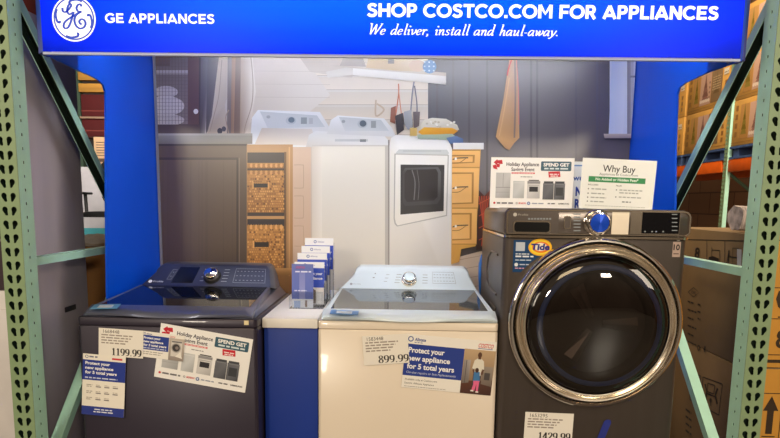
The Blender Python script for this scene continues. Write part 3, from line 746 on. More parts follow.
# --- dark blue washer
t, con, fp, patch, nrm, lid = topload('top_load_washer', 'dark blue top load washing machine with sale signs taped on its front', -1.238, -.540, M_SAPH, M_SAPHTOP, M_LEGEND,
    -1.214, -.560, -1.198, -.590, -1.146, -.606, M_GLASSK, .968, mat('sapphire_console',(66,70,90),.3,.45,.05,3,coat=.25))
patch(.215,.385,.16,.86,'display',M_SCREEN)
legends(fp,nrm,con,M_LEGENDG,[(.435,.462,v,v+.03) for v in (.25,.42,.59,.76)]+[(.605,.65,v,v+.02) for v in (.24,.37,.5,.63,.76)]+
        [(.2,.2015,.3,.75),(.165,.1665,.3,.75),(.165,.2015,.3,.31),(.165,.2015,.74,.75),(.18,.187,.6,.64),(.18,.187,.42,.46)],'legend_print')
legends(fp,nrm,con,M_LEGENDG,[(.70,.955,.82,.828),(.70,.955,.2,.208),(.70,.702,.2,.828),(.953,.955,.2,.828)],'button_frame_print')
legends(fp,nrm,con,mat('dim_red_indicator',(150,52,48),.4),[(.262,.268,.3,.8),(.315,.32,.3,.8)],'indicator_print')
legends(fp,nrm,con,M_LEGENDG,[(.715+.03*i,.728+.03*i,v,v+.018) for i in range(8) for v in (.3,.5,.7)],'button_print')
k = fp(.522,.45,.0); MB().lathe(k,nrm,[(.040,0),(.040,.004),(.036,.008),(.034,.012)],40).build('dial_ring',M_BLACK,con)
d = MB().lathe(k,nrm,[(.031,.008),(.031,.03),(.029,.033),(.0275,.034)],40).build('dial',M_CHROME2,con)
MB().lathe(k,nrm,[(.026,.033),(.026,.0348),(.001,.0352)],40).build('dial_cap',M_CHROME2,d) if False else None
pr = Print(2e-5); pr.disc(.0,.0,.0085,(225,230,238)); pr.text('Profile',.014,-.0042,.0085,(225,230,238),w=.045); on_face(pr,'brand_mark',M_STICK,con,fp,.05,.2)
WB = t
# small blue and cream stickers on the lid lip
def flat_sticker(px, z, name, cols, parent):
    pts = [at(u,v,Z=z) for u,v in px]
    mb = MB(); mb.prism(pts,(0,0,.0008)); o = mb.build(name, mat('sticker_'+name+str(z), cols[0], .4), parent, smooth=False)
    c = sum((p for p in pts), Vector())/4
    mb = MB(); mb.prism([c+(p-c)*.55+Vector((0,0,.0009)) for p in pts],(0,0,.0003)); mb.build('sticker_print', mat('sticker_ink'+str(z), cols[1], .4), o, smooth=False)
    return o

# --- white washer
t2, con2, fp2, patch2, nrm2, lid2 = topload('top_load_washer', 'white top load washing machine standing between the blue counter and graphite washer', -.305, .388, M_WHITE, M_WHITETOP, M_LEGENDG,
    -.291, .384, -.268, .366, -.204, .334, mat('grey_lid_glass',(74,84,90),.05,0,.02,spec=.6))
legends(fp2,nrm2,con2,M_LEGENDG,[(.385,.425,v,v+.02) for v in (.3,.42,.54,.66)]+[(.60,.64,v,v+.02) for v in (.3,.42,.54,.66)]+[(.2,.21,.68,.72),(.2,.215,.5,.54),(.3,.325,.35,.365),(.3,.325,.5,.515),(.3,.325,.65,.665)]+
        [(.68,.86,.8,.807),(.68,.86,.3,.307),(.68,.682,.3,.807),(.858,.86,.3,.807)]+[(.69+.024*i,.705+.024*i,v,v+.015) for i in range(7) for v in (.4,.55,.68)])
k = fp2(.495,.42,.0); MB().lathe(k,nrm2,[(.036,0),(.036,.005),(.034,.010)],40).build('dial_ring',M_CHROME2,con2)
MB().lathe(k,nrm2,[(.031,.008),(.031,.026),(.029,.030),(.0275,.031)],40).build('dial',M_CHROME,con2)
MB().lathe(k,nrm2,[(.024,.030),(.024,.0325),(.020,.033)],40).build('dial_cap',mat('pale_dial_cap',(205,222,232),.25,.2),con2)
pr = Print(2e-5); pr.disc(.0,.0,.0065,(150,158,170)); pr.text('Profile',.011,-.003,.006,(150,158,170),w=.034); on_face(pr,'brand_mark',M_STICK,con2,fp2,.06,.22)

# ------------------------------------------------------------------ counter between the washers
cn = thing('display_plinth', 'blue box counter with a white top between the two top load washers', 'counter', (-.41,2.5,0))
MB().box(-.516,-.3075,2.235,2.97,0,.853).build('cabinet_body', mat('counter_blue',(12,52,150),.5,0,.03), cn, bevel=.003)
MB().box(-.520,-.3065,2.222,2.975,.854,.892).build('worktop', mat('white_laminate',(238,236,232),.4,0,.02), cn, bevel=.003)

# ------------------------------------------------------------------ front load washer
FX0, FX1, FY, FT = .396, 1.084, 2.222, 1.325
fl = thing('front_load_washer', 'graphite front load washing machine with a large round chrome door', 'washing machine', ((FX0+FX1)/2,FY,0))
rr = lambda z, g=0: [Vector((a,b,z)) for a,b in rrect(FX0+g,FX1-g,FY+g,2.84-g,(.03,.03,.05,.05),6)]
PZ = .335
MB().loft([rr(.03,.004),rr(.035),rr(PZ-.006),rr(PZ-.002,.004)]).build('pedestal', M_GRAPH, fl)
MB().box(FX0+.04,FX1-.04,FY-.008,FY-.0005,.07,PZ-.04).build('pedestal_drawer', M_GRAPHP, fl, bevel=.003)
for fx in (FX0+.06,FX1-.06):
    for fy in (FY+.06,2.77): MB().cyl((fx,fy,0),(fx,fy,.032),.02).build('foot', M_BLACK, fl)
zc = 1.215
cab = MB().loft([rr(PZ+.002,.004),rr(PZ+.008),rr(zc-.003),rr(zc,.003)]).build('cabinet', M_GRAPH, fl)
# pressed ribs on the left flank
mb = MB()
for (z0_,z1_) in ((.78,.92),(.98,1.14)):
    mb.tube([(FX0-.001,2.34,z1_),(FX0-.001,2.50,z1_),(FX0-.001,2.58,z1_-.03),(FX0-.001,2.60,(z0_+z1_)/2),(FX0-.001,2.58,z0_+.03),(FX0-.001,2.50,z0_),(FX0-.001,2.34,z0_)],.005,8)
mb.build('pressed_rib', M_GRAPH, cab)
# control panel: rounded bar proud of the cabinet
pl = [(x,z) for x,z in rrect(FX0-.001,FX1+.001,zc+.010,FT,(.012,.02,.03,.024),6)]
def pan(y, g): 
    cx_, cz_ = (FX0+FX1)/2, (zc+.01+FT)/2
    return [Vector((cx_+(x-cx_)*(1-g*2/(FX1-FX0)), y, cz_+(z-cz_)*(1-g*2/(FT-zc)))) for x,z in pl]
panel = MB().loft([pan(FY-.004,.006),pan(FY-.010,.008),pan(FY-.012,.012)][::-1]+[pan(FY+.004,0),pan(2.75,0),pan(2.80,.01)]).build('control_panel', M_GRAPHP, fl)
MB().loft([[Vector((a,b,z)) for a,b in rrect(FX0-.002,FX1+.002,FY-.013,2.8,(.03,.03,.02,.02),6)] for z in (zc+.001,zc+.010)]).build('chrome_strip', M_CHROME2, panel)
pe = [(x,z) for x,z in rrect(FX0+.004,FX1-.004,zc+.014,FT-.003,(.01,.018,.026,.02),6)]
pin = [(x,z) for x,z in rrect(FX0+.010,FX1-.010,zc+.018,FT-.009,(.008,.014,.020,.016),6)]
MB().loft([[Vector((x,FY-.0115,z)) for x,z in pe],[Vector((x,FY-.0165,z)) for x,z in pe],[Vector((x,FY-.0165,z)) for x,z in pin],[Vector((x,FY-.0115,z)) for x,z in pin]],False,False).build('panel_rim', M_CHROME2, panel)
YP = FY-.0122
def fz(u, v, Y=YP): p = at(u,v,Y=Y); return p.x, p.z
def plate(u0,v0,u1,v1,nm,m,par,y0=YP,d=.0015,r=.0):
    x0_,z0_ = fz(u0,v1); x1_,z1_ = fz(u1,v0)
    pts = rrect(x0_,x1_,z0_,z1_,min(r,(z1_-z0_)*.49,(x1_-x0_)*.49),4) if r else [(x0_,z0_),(x1_,z0_),(x1_,z1_),(x0_,z1_)]
    return MB().loft([[Vector((x,y0+.0006,z)) for x,z in pts],[Vector((x,y0-d,z)) for x,z in pts]]).build(nm,m,par,smooth=False)
dr = plate(505.5,211,559,234,'detergent_drawer',M_GRAPHP,panel,d=.002,r=.006)
plate(512.5,221,551,233,'drawer_rim',M_CHROME2,dr,YP-.0018,.002,.012)
plate(514,222.4,549.5,231.6,'drawer_pull',mat('drawer_pull_black',(5,5,6),.3,0,.03,spec=.3),dr,YP-.0036,.0006,.010)
plate(563.6,216,571.2,229,'button_rim',M_CHROME2,panel,d=.002,r=.008)
plate(564.6,217,570.2,228,'power_button',M_GRAPH,panel,YP-.0018,.001,.007)
plate(611,211,629.6,234.2,'glare_plate',mat('glare_toned_plate',(252,240,222),.35,.15,.04,30,stretch=(.05,1,1)),panel,d=.0008)  # silver plate with its glare painted in as a near-white colour
dp = plate(629.6,210.8,680.6,234.2,'display_bezel',M_CHROME2,panel,d=.002,r=.004)
plate(641,211.6,680,233.4,'display',M_SCREEN,dp,YP-.0018,.0008,.003)
mb = MB()
def leg(u0,v0,u1,v1,y=YP-.0004):
    x0_,z0_ = fz(u0,v1); x1_,z1_ = fz(u1,v0); mb.box(x0_,x1_,y-.0004,y+.0003,z0_,z1_)
for v in (213.5,216.5,220,223.4,226.6,230): leg(573.5,v,580.5,v+1.2)
for u in range(528,551,3): leg(u,218,u+2,219.6,YP-.0024)
for u in (644,651,655,662): leg(u,231,u+1.6,232.2,YP-.0028)
for v in (214,218,222,226,230): leg(671.5,v,677,v+.8,YP-.0028)
mb.build('legend_print', M_LEGENDG, panel, smooth=False)
kx, kz = fz(596.6,222.6); kc = Vector((kx,YP,kz))
MB().lathe(kc,(0,-1,0),[(.049,0),(.049,.004),(.0455,.008),(.042,.009)],48).build('dial_ring',M_CHROME,panel)
dl = MB().lathe(kc,(0,-1,0),[(.041,.006),(.041,.032),(.038,.036),(.0365,.0365)],48).build('dial',M_CHROME,panel)
MB().lathe(kc,(0,-1,0),[(.036,.0355),(.0345,.0372),(.001,.044)],11).build('dial_cap',M_BLUECAP,dl,smooth=False)
pr = Print(2e-5); x_, z_ = fz(515,214.5); pr.disc(x_,z_,.007,(200,196,190)); pr.text('Profile',x_+.012,z_-.0035,.007,(190,186,180),w=.036)
o = pr.build('brand_mark',M_STICK); o.parent = panel; o.location = Vector((0,YP-.0024,0))-ORG[panel]
# door
dx, dz = at(595.6,324.2,Y=FY-.02).x, at(595.6,324.2,Y=FY-.02).z
def dsc(p): return [(r*1.042, d) for r, d in p]
dc = Vector((dx,FY,dz)); AX = (0,-1,0)
door = MB().lathe(dc,AX,dsc([(.316,-.002),(.316,.012),(.313,.022),(.306,.027),(.300,.026),(.297,.018),(.296,.004)]),96,cap=False).build('door',M_CHROME,fl)
MB().lathe(dc,AX,dsc([(.297,.006),(.293,.010),(.290,.006),(.289,.0)]),96,cap=False).build('door_seal',M_BLACK,door)
MB().lathe(dc,AX,dsc([(.2925,.006),(.291,.026),(.286,.034),(.281,.034),(.279,.031),(.275,.036),(.272,.034),(.269,.039),(.266,.037),(.262,.042),(.258,.042),(.256,.034),(.255,.012)]),96,cap=False).build('chrome_ring',M_CHROME2,door)
gp = [(.2565,.030),(.253,.043),(.241,.056),(.216,.067),(.18,.076),(.13,.082),(.065,.086),(.001,.087)]
MB().lathe(dc,AX,dsc(gp),96,cap=False).build('door_glass',glass_mat('smoked_door_glass',(176,166,160),.03,.3),door)
bowl = MB().lathe(dc,AX,dsc([(.256,.004),(.236,.006),(.222,.024),(.205,.030),(.192,.022),(.184,.004),(.001,.004)]),72,cap=False).build('door_bowl',mat('dark_tub',(50,42,40),.75,0,.3,9),door)
MB().lathe(dc+Vector((.012,0,-.006)),AX,dsc([(.226,.026),(.222,.034),(.212,.036),(.206,.032)]),72,cap=False).build('blue_gasket',mat('blue_grey_gasket',(74,110,190),.4),bowl)
mb = MB()
for k in range(3):
    a = PI/2+.5+2*PI*k/3; u = Vector((math.cos(a),0,math.sin(a))); w_ = Vector((-math.sin(a),0,math.cos(a)))
    mb.loft([[dc+Vector((0,-.006,0))+u*.16+w_*.03,dc+Vector((0,-.006,0))+u*.16-w_*.03,dc+Vector((0,-.02,0))+u*.16],[dc+Vector((0,-.006,0))+u*.03+w_*.014,dc+Vector((0,-.006,0))+u*.03-w_*.014,dc+Vector((0,-.018,0))+u*.03]])
mb.build('drum_baffle_ribs',mat('drum_grey',(96,88,84),.35,.4),bowl,smooth=False)
# badge and stickers
def badge(u0,v0,u1,v1,nm,par,Y,fn,loc_m=M_STICK):
    p0 = at(u0,v1,Y=Y); p1 = at(u1,v0,Y=Y); pr = Print(3e-5); fn(pr,p0.x,p1.x,p0.z,p1.z)
    o = pr.build(nm,loc_m); o.parent = par; o.location = Vector((0,Y,0))-ORG[par]; return o
def tenyr(pr,x0,x1,z0,z1):
    pr.rect(x0,x1,z0,z1-(z1-z0)*.22,(196,172,162)); pr.disc(x0+(x1-x0)*.65,z1-(z1-z0)*.08,(x1-x0)*.26,(240,238,235))
    pr.text('10',(x0+x1)/2,z0+(z1-z0)*.36,(z1-z0)*.30,(30,24,24),w=(x1-x0)*.8,bold=.03,align='c'); pr.words(x0+.004,x1-.004,z0+(z1-z0)*.14,.004,(110,92,86))
badge(672,237.5,681.4,257,'warranty_badge',cab,FY-.0008,tenyr)
def tide(pr,x0,x1,z0,z1):
    W = x1-x0; Hh = z1-z0
    P = lambda u,v: (x0+u*W, z1-v*Hh)
    pr.poly([P(*p) for p in ((.0,.06),(.72,.06),(.9,.4),(.62,.58),(.4,.78),(.22,1.0),(.0,1.0))], (10,66,116))
    pr.rect(*[P(.06,0)[0],P(.30,0)[0],P(0,.38)[1],P(0,.12)[1]], (196,206,222))
    pr.words(P(.06,0)[0],P(.42,0)[0],P(0,.48)[1],.004,(225,232,244)); pr.words(P(.06,0)[0],P(.55,0)[0],P(0,.56)[1],.006,(235,240,250)); pr.words(P(.06,0)[0],P(.48,0)[0],P(0,.66)[1],.004,(205,215,235))
    pr.disc(*P(.09,.78),W*.05,(230,236,246)); pr.words(P(.18,0)[0],P(.42,0)[0],P(0,.79)[1],.004,(205,215,235)); pr.words(P(.06,0)[0],P(.3,0)[0],P(0,.9)[1],.004,(230,170,200))
    pr.disc(*P(.70,.26),W*.31,(250,190,30),Hh*.25); pr.disc(*P(.70,.26),W*.27,(250,222,60),Hh*.21); pr.disc(*P(.72,.26),W*.23,(244,130,30),Hh*.165); pr.disc(*P(.71,.25),W*.17,(250,240,220),Hh*.12)
    cx,cz = P(.70,.25)
    pr.text('Tide',cx,cz-Hh*.085,Hh*.19,(22,44,140),w=W*.50,bold=.045,align='c',shear=.1)
badge(512.5,238.5,552,272,'detergent_sticker',cab,FY-.0008,tide)

# ------------------------------------------------------------------ signs
def card(name, label, cat, px, Y, art, thick=.0008, group=None, rotx=0.0):
    """card hung at the plane Y: px = top-left, top-right, bottom-left corners in the photograph"""
    a, b, c = [at(u,v,Y=Y) for u,v in px]
    W = (b-a).length; Hh = (c-a).length
    roll = math.atan2(b.z-a.z, b.x-a.x)
    # origin at the bottom-left corner
    t = thing(name, label, cat, tuple(c), group, (rotx,-roll,0))
    pr = Print(3e-5); art(pr, W, Hh)
    o = pr.build('printed_face', M_PRINT, t, thick, (0,W,0,Hh))
    return t
WHT = (244,243,240); CRM = (240,232,216)
def art_price(num, price, fx=.0):
    def f(pr,W,Hh):
        pr.rect(0,W,0,Hh,(240,236,228))
        pr.text(num,W*.10,Hh*.83,Hh*.12,(90,84,80),w=W*.36)
        for i in range(4): pr.words(W*.06,W*(.78-.06*i),Hh*(.74-.095*i),Hh*.045,(158,148,140))
        pr.pen(price,W*(.97-fx)-W*.68,Hh*.05,Hh*.25,(40,36,38),W*.68,DIG,.2,.065)
    return f
def art_holiday(pr,W,Hh):
    g = lambda u,v: (u*W,(1-v)*Hh)
    pr.rect(0,W,0,Hh,(246,246,246))
    for p in (((.03,.10),(.07,.04),(.10,.10),(.06,.14)),((.08,.06),(.13,.05),(.14,.13),(.09,.13)),((.02,.16),(.06,.14),(.08,.24),(.03,.22)),((.06,.12),(.11,.14),(.10,.2),(.07,.19))): pr.poly([g(*x) for x in p],(196,30,52))
    pr.text('Holiday Appliance',.185*W,.835*Hh,.072*Hh,(44,44,60),w=.39*W,bold=.02)
    pr.text('Savings Event',.245*W,.735*Hh,.072*Hh,(44,44,60),w=.28*W,bold=.02)
    pr.rect(.25*W,.53*W,.68*Hh,.71*Hh,(208,46,60)); pr.words(.26*W,.52*W,.688*Hh,.012*Hh,(250,230,230))
    pr.rr(.60*W,.965*W,.745*Hh,.93*Hh,.02*Hh,(52,92,112)); pr.text('SPEND GET',.63*W,.835*Hh,.068*Hh,(250,250,250),w=.31*W,bold=.035); pr.words(.64*W,.93*W,.775*Hh,.03*Hh,(214,228,234))
    pr.poly([g(*x) for x in ((.69,.27),(.83,.26),(.84,.37),(.70,.385))],(206,40,56)); pr.words(.71*W,.82*W,.67*Hh,.018*Hh,(252,236,236)); pr.words(.72*W,.81*W,.635*Hh,.018*Hh,(252,236,236))
    pr.words(.36*W,.50*W,.615*Hh,.014*Hh,(120,120,130))
    # two refrigerators, dishwasher, range, washer and dryer
    def unit(u0,u1,v0,v1,c): pr.poly([g(u0,v1),g(u1,v1),g(u1,v0),g(u0,v0)],[c,tuple(x-30 for x in c),tuple(min(255,x+16) for x in c),c])
    unit(.065,.24,.30,.80,(186,188,192)); pr.rect(.150*W,.154*W,.42*Hh,.69*Hh,(120,122,128)); pr.rect(.065*W,.24*W,.405*Hh,.415*Hh,(130,132,138)); pr.rect(.065*W,.24*W,.31*Hh,.316*Hh,(150,152,158))
    unit(.275,.41,.46,.80,(196,200,204)); pr.rect(.285*W,.40*W,.50*Hh,.508*Hh,(230,232,234))
    unit(.445,.60,.46,.80,(205,205,206)); pr.rect(.47*W,.575*W,.33*Hh,.43*Hh,(42,42,48)); pr.rect(.445*W,.60*W,.49*Hh,.54*Hh,(150,150,154)); pr.rect(.46*W,.585*W,.545*Hh,.565*Hh,(60,60,64)); pr.rect(.46*W,.585*W,.452*Hh,.462*Hh,(150,150,152))
    for a,b in ((.635,.765),(.77,.90)):
        unit(a,b,.50,.82,(96,98,106)); pr.rect((a+.008)*W,(b-.008)*W,.50*Hh,.54*Hh,(62,64,72)); pr.rect((a+.012)*W,(b-.012)*W,.475*Hh,.49*Hh,(130,132,138))
    pr.rect(.79*W,.88*W,.26*Hh,.42*Hh,(58,60,66))
    pr.disc(.055*W,.10*Hh,.022*Hh,(200,40,60)); pr.words(.085*W,.28*W,.085*Hh,.03*Hh,(110,110,116)); pr.text('BOSCH',.35*W,.085*Hh,.034*Hh,(206,30,48),w=.085*W,bold=.03)
    pr.ring(.325*W,.10*Hh,.012*Hh,.02*Hh,(120,120,126),16)
    pr.disc(.47*W,.10*Hh,.032*Hh,(36,76,150)); pr.disc(.47*W,.10*Hh,.018*Hh,(210,220,236)); pr.words(.51*W,.65*W,.088*Hh,.022*Hh,(150,160,180)); pr.words(.70*W,.80*W,.088*Hh,.024*Hh,(110,110,116))
    pr.text('SAMSUNG',.83*W,.085*Hh,.03*Hh,(40,40,52),w=.13*W,bold=.02)
def art_why(pr,W,Hh):
    pr.rect(0,W,0,Hh,(244,247,244))
    pr.text('Why Buy',W*.5,Hh*.745,Hh*.135,(44,50,50),w=W*.44,bold=.012,align='c')
    pr.text('Appliances at Costco.com',W*.5,Hh*.675,Hh*.045,(92,98,98),w=W*.52,align='c')
    pr.rect(W*.10,W*.87,Hh*.535,Hh*.645,(34,142,78)); pr.text('No Added or Hidden Fees*',W*.485,Hh*.57,Hh*.055,(240,252,244),w=W*.58,bold=.02,align='c')
    pr.text('INCLUDED',W*.10,Hh*.465,Hh*.028,(110,118,116),w=W*.14,bold=.02); pr.text('PLUS',W*.48,Hh*.465,Hh*.028,(110,118,116),w=W*.075,bold=.02)
    for i,v in enumerate((.385,.295,.215,.135)): pr.disc(W*.11,Hh*(v+.01),Hh*.013,(96,100,104)); pr.words(W*.15,W*(.36-.03*(i%2)),Hh*v,Hh*.022,(170,176,174))
    for i,v in enumerate((.385,.33,.245)):
        if i != 1: pr.disc(W*.49,Hh*(v+.01),Hh*.013,(120,126,130))
        pr.words(W*.53,W*(.84-.05*(i%2)),Hh*v,Hh*.022,(174,180,178))
    pr.words(W*.58,W*.70,Hh*.15,Hh*.024,(140,146,146)); pr.words(W*.08,W*.9,Hh*.06,Hh*.012,(190,196,192))
def art_blueletters(pr,W,Hh):
    pr.rect(0,W,0,Hh,(240,246,252)); pr.rect(0,W,Hh*.90,Hh*.93,(120,160,214))
    pr.text('we',W*.98,Hh*.60,Hh*.12,(20,84,176),w=W*.16,bold=.02,align='r'); pr.text('N',W*.965,Hh*.28,Hh*.20,(16,60,160),w=W*.095,bold=.05,align='r'); pr.text('R',W*.95,Hh*.02,Hh*.20,(16,60,160),w=W*.085,bold=.05,align='r')
def person_art(pr,x0,x1,z0,z1):
    """printed snapshot: a man lifting a child in a room"""
    W, Hh = x1-x0, z1-z0; g = lambda u,v: (x0+u*W, z1-v*Hh)
    P = lambda pts,c: pr.poly([g(*p) for p in pts],c)
    pr.rect(x0,x1,z0,z1,(104,78,62),(196,168,134))
    P(((0,.72),(1,.66),(1,1),(0,1)),[(96,58,44),(86,54,44),(64,40,34),(78,46,38)])
    P(((.02,.25),(.24,.24),(.24,.75),(.02,.78)),[(150,142,140),(176,168,164),(120,112,108),(112,102,98)]); P(((.10,.25),(.12,.25),(.12,.76),(.10,.76)),(84,78,78))
    P(((.64,.36),(.98,.36),(.98,.80),(.64,.76)),[(150,138,126),(160,148,136),(110,98,90),(120,106,98)]); P(((.72,.5),(.9,.5),(.9,.66),(.72,.66)),(78,72,72))
    P(((.36,.55),(.62,.55),(.60,.90),(.52,.90),(.49,.66),(.45,.90),(.37,.90)),(70,66,78))
    P(((.36,.24),(.46,.19),(.56,.19),(.66,.25),(.70,.48),(.62,.50),(.60,.40),(.60,.58),(.40,.58),(.40,.40),(.36,.48),(.30,.44)),(226,222,208))
    pr.disc(*g(.51,.115),W*.065,(92,62,46),Hh*.065); P(((.47,.16),(.55,.16),(.56,.21),(.46,.21)),(96,66,50))
    P(((.64,.42),(.70,.44),(.66,.56),(.60,.54)),(98,68,52)); P(((.31,.42),(.37,.44),(.42,.54),(.37,.56)),(98,68,52))
    P(((.38,.50),(.56,.49),(.60,.70),(.38,.71)),(66,122,176)); pr.disc(*g(.47,.46),W*.06,(70,46,36),Hh*.055)
    P(((.39,.70),(.59,.69),(.58,.78),(.57,.93),(.51,.93),(.50,.77),(.46,.92),(.36,.91),(.40,.78)),(228,106,150))
    P(((.50,.93),(.59,.93),(.59,.96),(.50,.96)),(238,232,226)); P(((.33,.91),(.43,.91),(.43,.94),(.33,.94)),(238,232,226))
def costco(pr,x,z,h,w):
    pr.text('COSTCO',x,z,h,(206,32,56),w=w,bold=.02,shear=.15); pr.rect(x,x+w*.98,z-h*.35,z-h*.2,(40,70,150))
def allstate(pr,x,z,h,w):
    pr.ring(x+h*.9,z+h*.5,h*.55,h*.85,(70,96,160),16); pr.text('Allstate',x+h*2.1,z,h,(52,78,150),w=w-h*2.1,bold=.03,shear=.1); pr.words(x+h*2.1,x+w*.85,z-h*.6,h*.3,(140,150,180))
def art_protect(pr,W,Hh):
    pr.rect(0,W,0,Hh,(243,240,234))
    allstate(pr,W*.02,Hh*.88,Hh*.06,W*.2); costco(pr,W*.80,Hh*.875,Hh*.075,W*.165)
    pr.rect(0,W*.655,Hh*.23,Hh*.82,(38,62,148))
    for i,tx in enumerate(('Protect your','new appliance','for 5 total years')): pr.text(tx,W*.04,Hh*(.665-.15*i),Hh*.10,(246,246,250),w=W*(.40,.47,.525)[i],bold=.03)
    pr.text('On-site repairs or fast replacements',W*.04,Hh*.275,Hh*.042,(214,220,240),w=W*.55)
    pr.text('Available only at Costco.com',W*.03,Hh*.145,Hh*.035,(70,70,74),w=W*.36); pr.text('Search: Allstate Appliance',W*.03,Hh*.075,Hh*.035,(70,70,74),w=W*.33); pr.words(W*.03,W*.5,Hh*.025,Hh*.01,(150,148,146))
    person_art(pr,W*.655,W,Hh*0.0,Hh*.83)
def art_protect_small(pr,W,Hh):
    pr.rect(0,W,0,Hh,(243,240,234)); allstate(pr,W*.02,Hh*.89,Hh*.05,W*.2); costco(pr,W*.64,Hh*.875,Hh*.06,W*.13)
    pr.rect(0,W*.63,Hh*.30,Hh*.86,(38,62,148))
    for i,tx in enumerate(('Protect your','new appliance','for 5 total years')): pr.text(tx,W*.03,Hh*(.72-.14*i),Hh*.09,(246,246,250),w=W*(.40,.47,.55)[i],bold=.035)
    pr.words(W*.03,W*.58,Hh*.345,Hh*.035,(206,214,238)); pr.words(W*.03,W*.5,Hh*.2,Hh*.03,(160,156,150)); pr.words(W*.03,W*.46,Hh*.12,Hh*.03,(160,156,150))
    # printed photo of a front loading washer
    pr.rect(W*.64,W,0,Hh*.86,(150,140,134),(196,186,176)); pr.rect(W*.69,W*.95,Hh*.16,Hh*.78,(216,212,208)); pr.disc(W*.81,Hh*.50,W*.095,(60,56,58)); pr.ring(W*.81,Hh*.5,W*.09,W*.115,(170,166,164),24); pr.disc(W*.83,Hh*.50,W*.04,(140,130,126))
    pr.poly([(W*.80,Hh*.16),(W*.97,Hh*.10),(W*.92,Hh*.36)],(240,236,230)); pr.rect(W*.70,W*.94,Hh*.70,Hh*.76,(120,118,120))
def art_protect_tall(pr,W,Hh):
    pr.rect(0,W,0,Hh,(243,238,228)); pr.ring(W*.09,Hh*.955,W*.025,W*.04,(120,130,160),16); pr.words(W*.15,W*.34,Hh*.945,Hh*.025,(120,126,150)); pr.rect(W*.68,W*.92,Hh*.935,Hh*.965,(206,60,70))
    pr.rect(0,W,Hh*.575,Hh*.905,(36,58,150))
    for i,tx in enumerate(('Protect your','new appliance','for 5 total years')): pr.text(tx,W*.06,Hh*(.83-.075*i),Hh*.05,(246,246,250),w=W*(.58,.66,.74)[i],bold=.035)
    pr.words(W*.06,W*.82,Hh*.605,Hh*.02,(206,214,238))
    for r in range(3):
        z = Hh*(.475-.105*r)
        pr.words(W*.10,W*.24,z+Hh*.015,Hh*.014,(170,164,156)); pr.words(W*.10,W*.22,z-Hh*.012,Hh*.014,(176,170,160))
        for c in range(3):
            if r == 2 and c == 2: continue
            x = W*(.32+.2*c); pr.words(x,x+W*.11,z+Hh*.018,Hh*.012,(190,182,172)); pr.rect(x,x+W*.12,z-Hh*.012,z+Hh*.006,(132,126,124))
    pr.rect(0,W,0,Hh*.145,(44,60,146)); pr.words(W*.3,W*.72,Hh*.09,Hh*.018,(226,230,244)); pr.words(W*.28,W*.74,Hh*.05,Hh*.018,(226,230,244))

YS = 2.2175
card('sale_sign','tilted holiday savings sign taped to the dark blue washer','sign',((161.6,323),(253.7,339.6),(154,376.5)),2.1485,art_holiday)
card('price_tag','price tag reading 1199.99 on the dark blue washer','price tag',((98.1,327.6),(142.8,330.8),(98.6,355.4)),2.1445,art_price('1668448','1199.99'))
card('warranty_sign','small landscape blue and cream protection card beside the 1199.99 price tag','sign',((141.9,330.7),(184,336),(141.2,356.4)),2.1460,art_protect_small)
card('warranty_sign','tall blue and cream protection leaflet taped below the 1199.99 price tag','sign',((80.6,353),(123.4,357),(81.6,413.8)),2.1430,art_protect_tall)
card('warranty_sign','landscape blue protection sign with a family photo on the white washer','sign',((408,333.6),(498.4,342.4),(401.2,387)),2.2195,art_protect)
card('price_tag','price tag reading 899.99 on the white washer','price tag',((361.7,336.4),(407.2,333.6),(364.2,365.4)),2.2175,art_price('1583448','899.99',-.03))
card('price_tag','price tag reading 1429.99 low on the graphite washer','price tag',((524.1,411.8),(572.6,413.8),(523.5,440)),2.2195,art_price('1653295','1429.99'))
card('sale_sign','holiday savings sign standing on top of the graphite washer','sign',((492.6,157.2),(576,158.2),(489.6,207.8)),2.46,art_holiday,.002)
card('info_sign','white and green Why Buy sign standing on the graphite washer','sign',((580.3,157.6),(654.5,161),(578.6,208)),2.44,art_why,.002)
card('info_sign','white card with blue letters half hidden between the two signs on the graphite washer','sign',((520,160.8),(584,161.6),(519.5,207.8)),2.50,art_blueletters,.002)
# blue tape on the front loader
pts = [at(u,v,Y=2.2205) for u,v in ((596,441),(604,421.5),(606.5,419.6),(610.4,420),(611.2,422.6),(603.5,441))]
tp = MB().prism([p+Vector((0,-.0006,0)) for p in pts],(0,.0006,0)).build('tape_strip',mat('blue_masking_tape',(34,48,140),.5),smooth=False)
tag(tp,'strip of dark blue masking tape on the lower front of the graphite washer','tape')
# lid stickers
flat_sticker(((331,310),(359,311),(358,315),(329.6,314)),.922,'energy_sticker',((70,140,215),(214,232,246)),lid2)
flat_sticker(((95,304.4),(121,304),(117,308.6),(89.5,309.2)),.9345,'energy_sticker',((110,176,220),(226,240,248)),lid)
MB().box(*(lambda a,b:(a.x,b.x,2.1475,2.1505,b.z,a.z))(at(244,320.6,Y=2.148),at(248.6,325,Y=2.148))).build('cream_label',mat('cream_label',(226,212,170),.5),WB,smooth=False)
# blue drain hose behind the front loader
hs = MB().tube([at(u,v,Y=y) for u,v,y in ((486,251,2.90),(482.5,256,2.89),(480.4,264,2.88),(480,275,2.87),(480.6,288,2.87),(482,300,2.87),(484,330,2.87),(485,470,2.87))],.009,10).build('water_hose',mat('blue_hose',(20,104,190),.4))
tag(hs,'blue water hose curving behind the left edge of the graphite washer','hose')

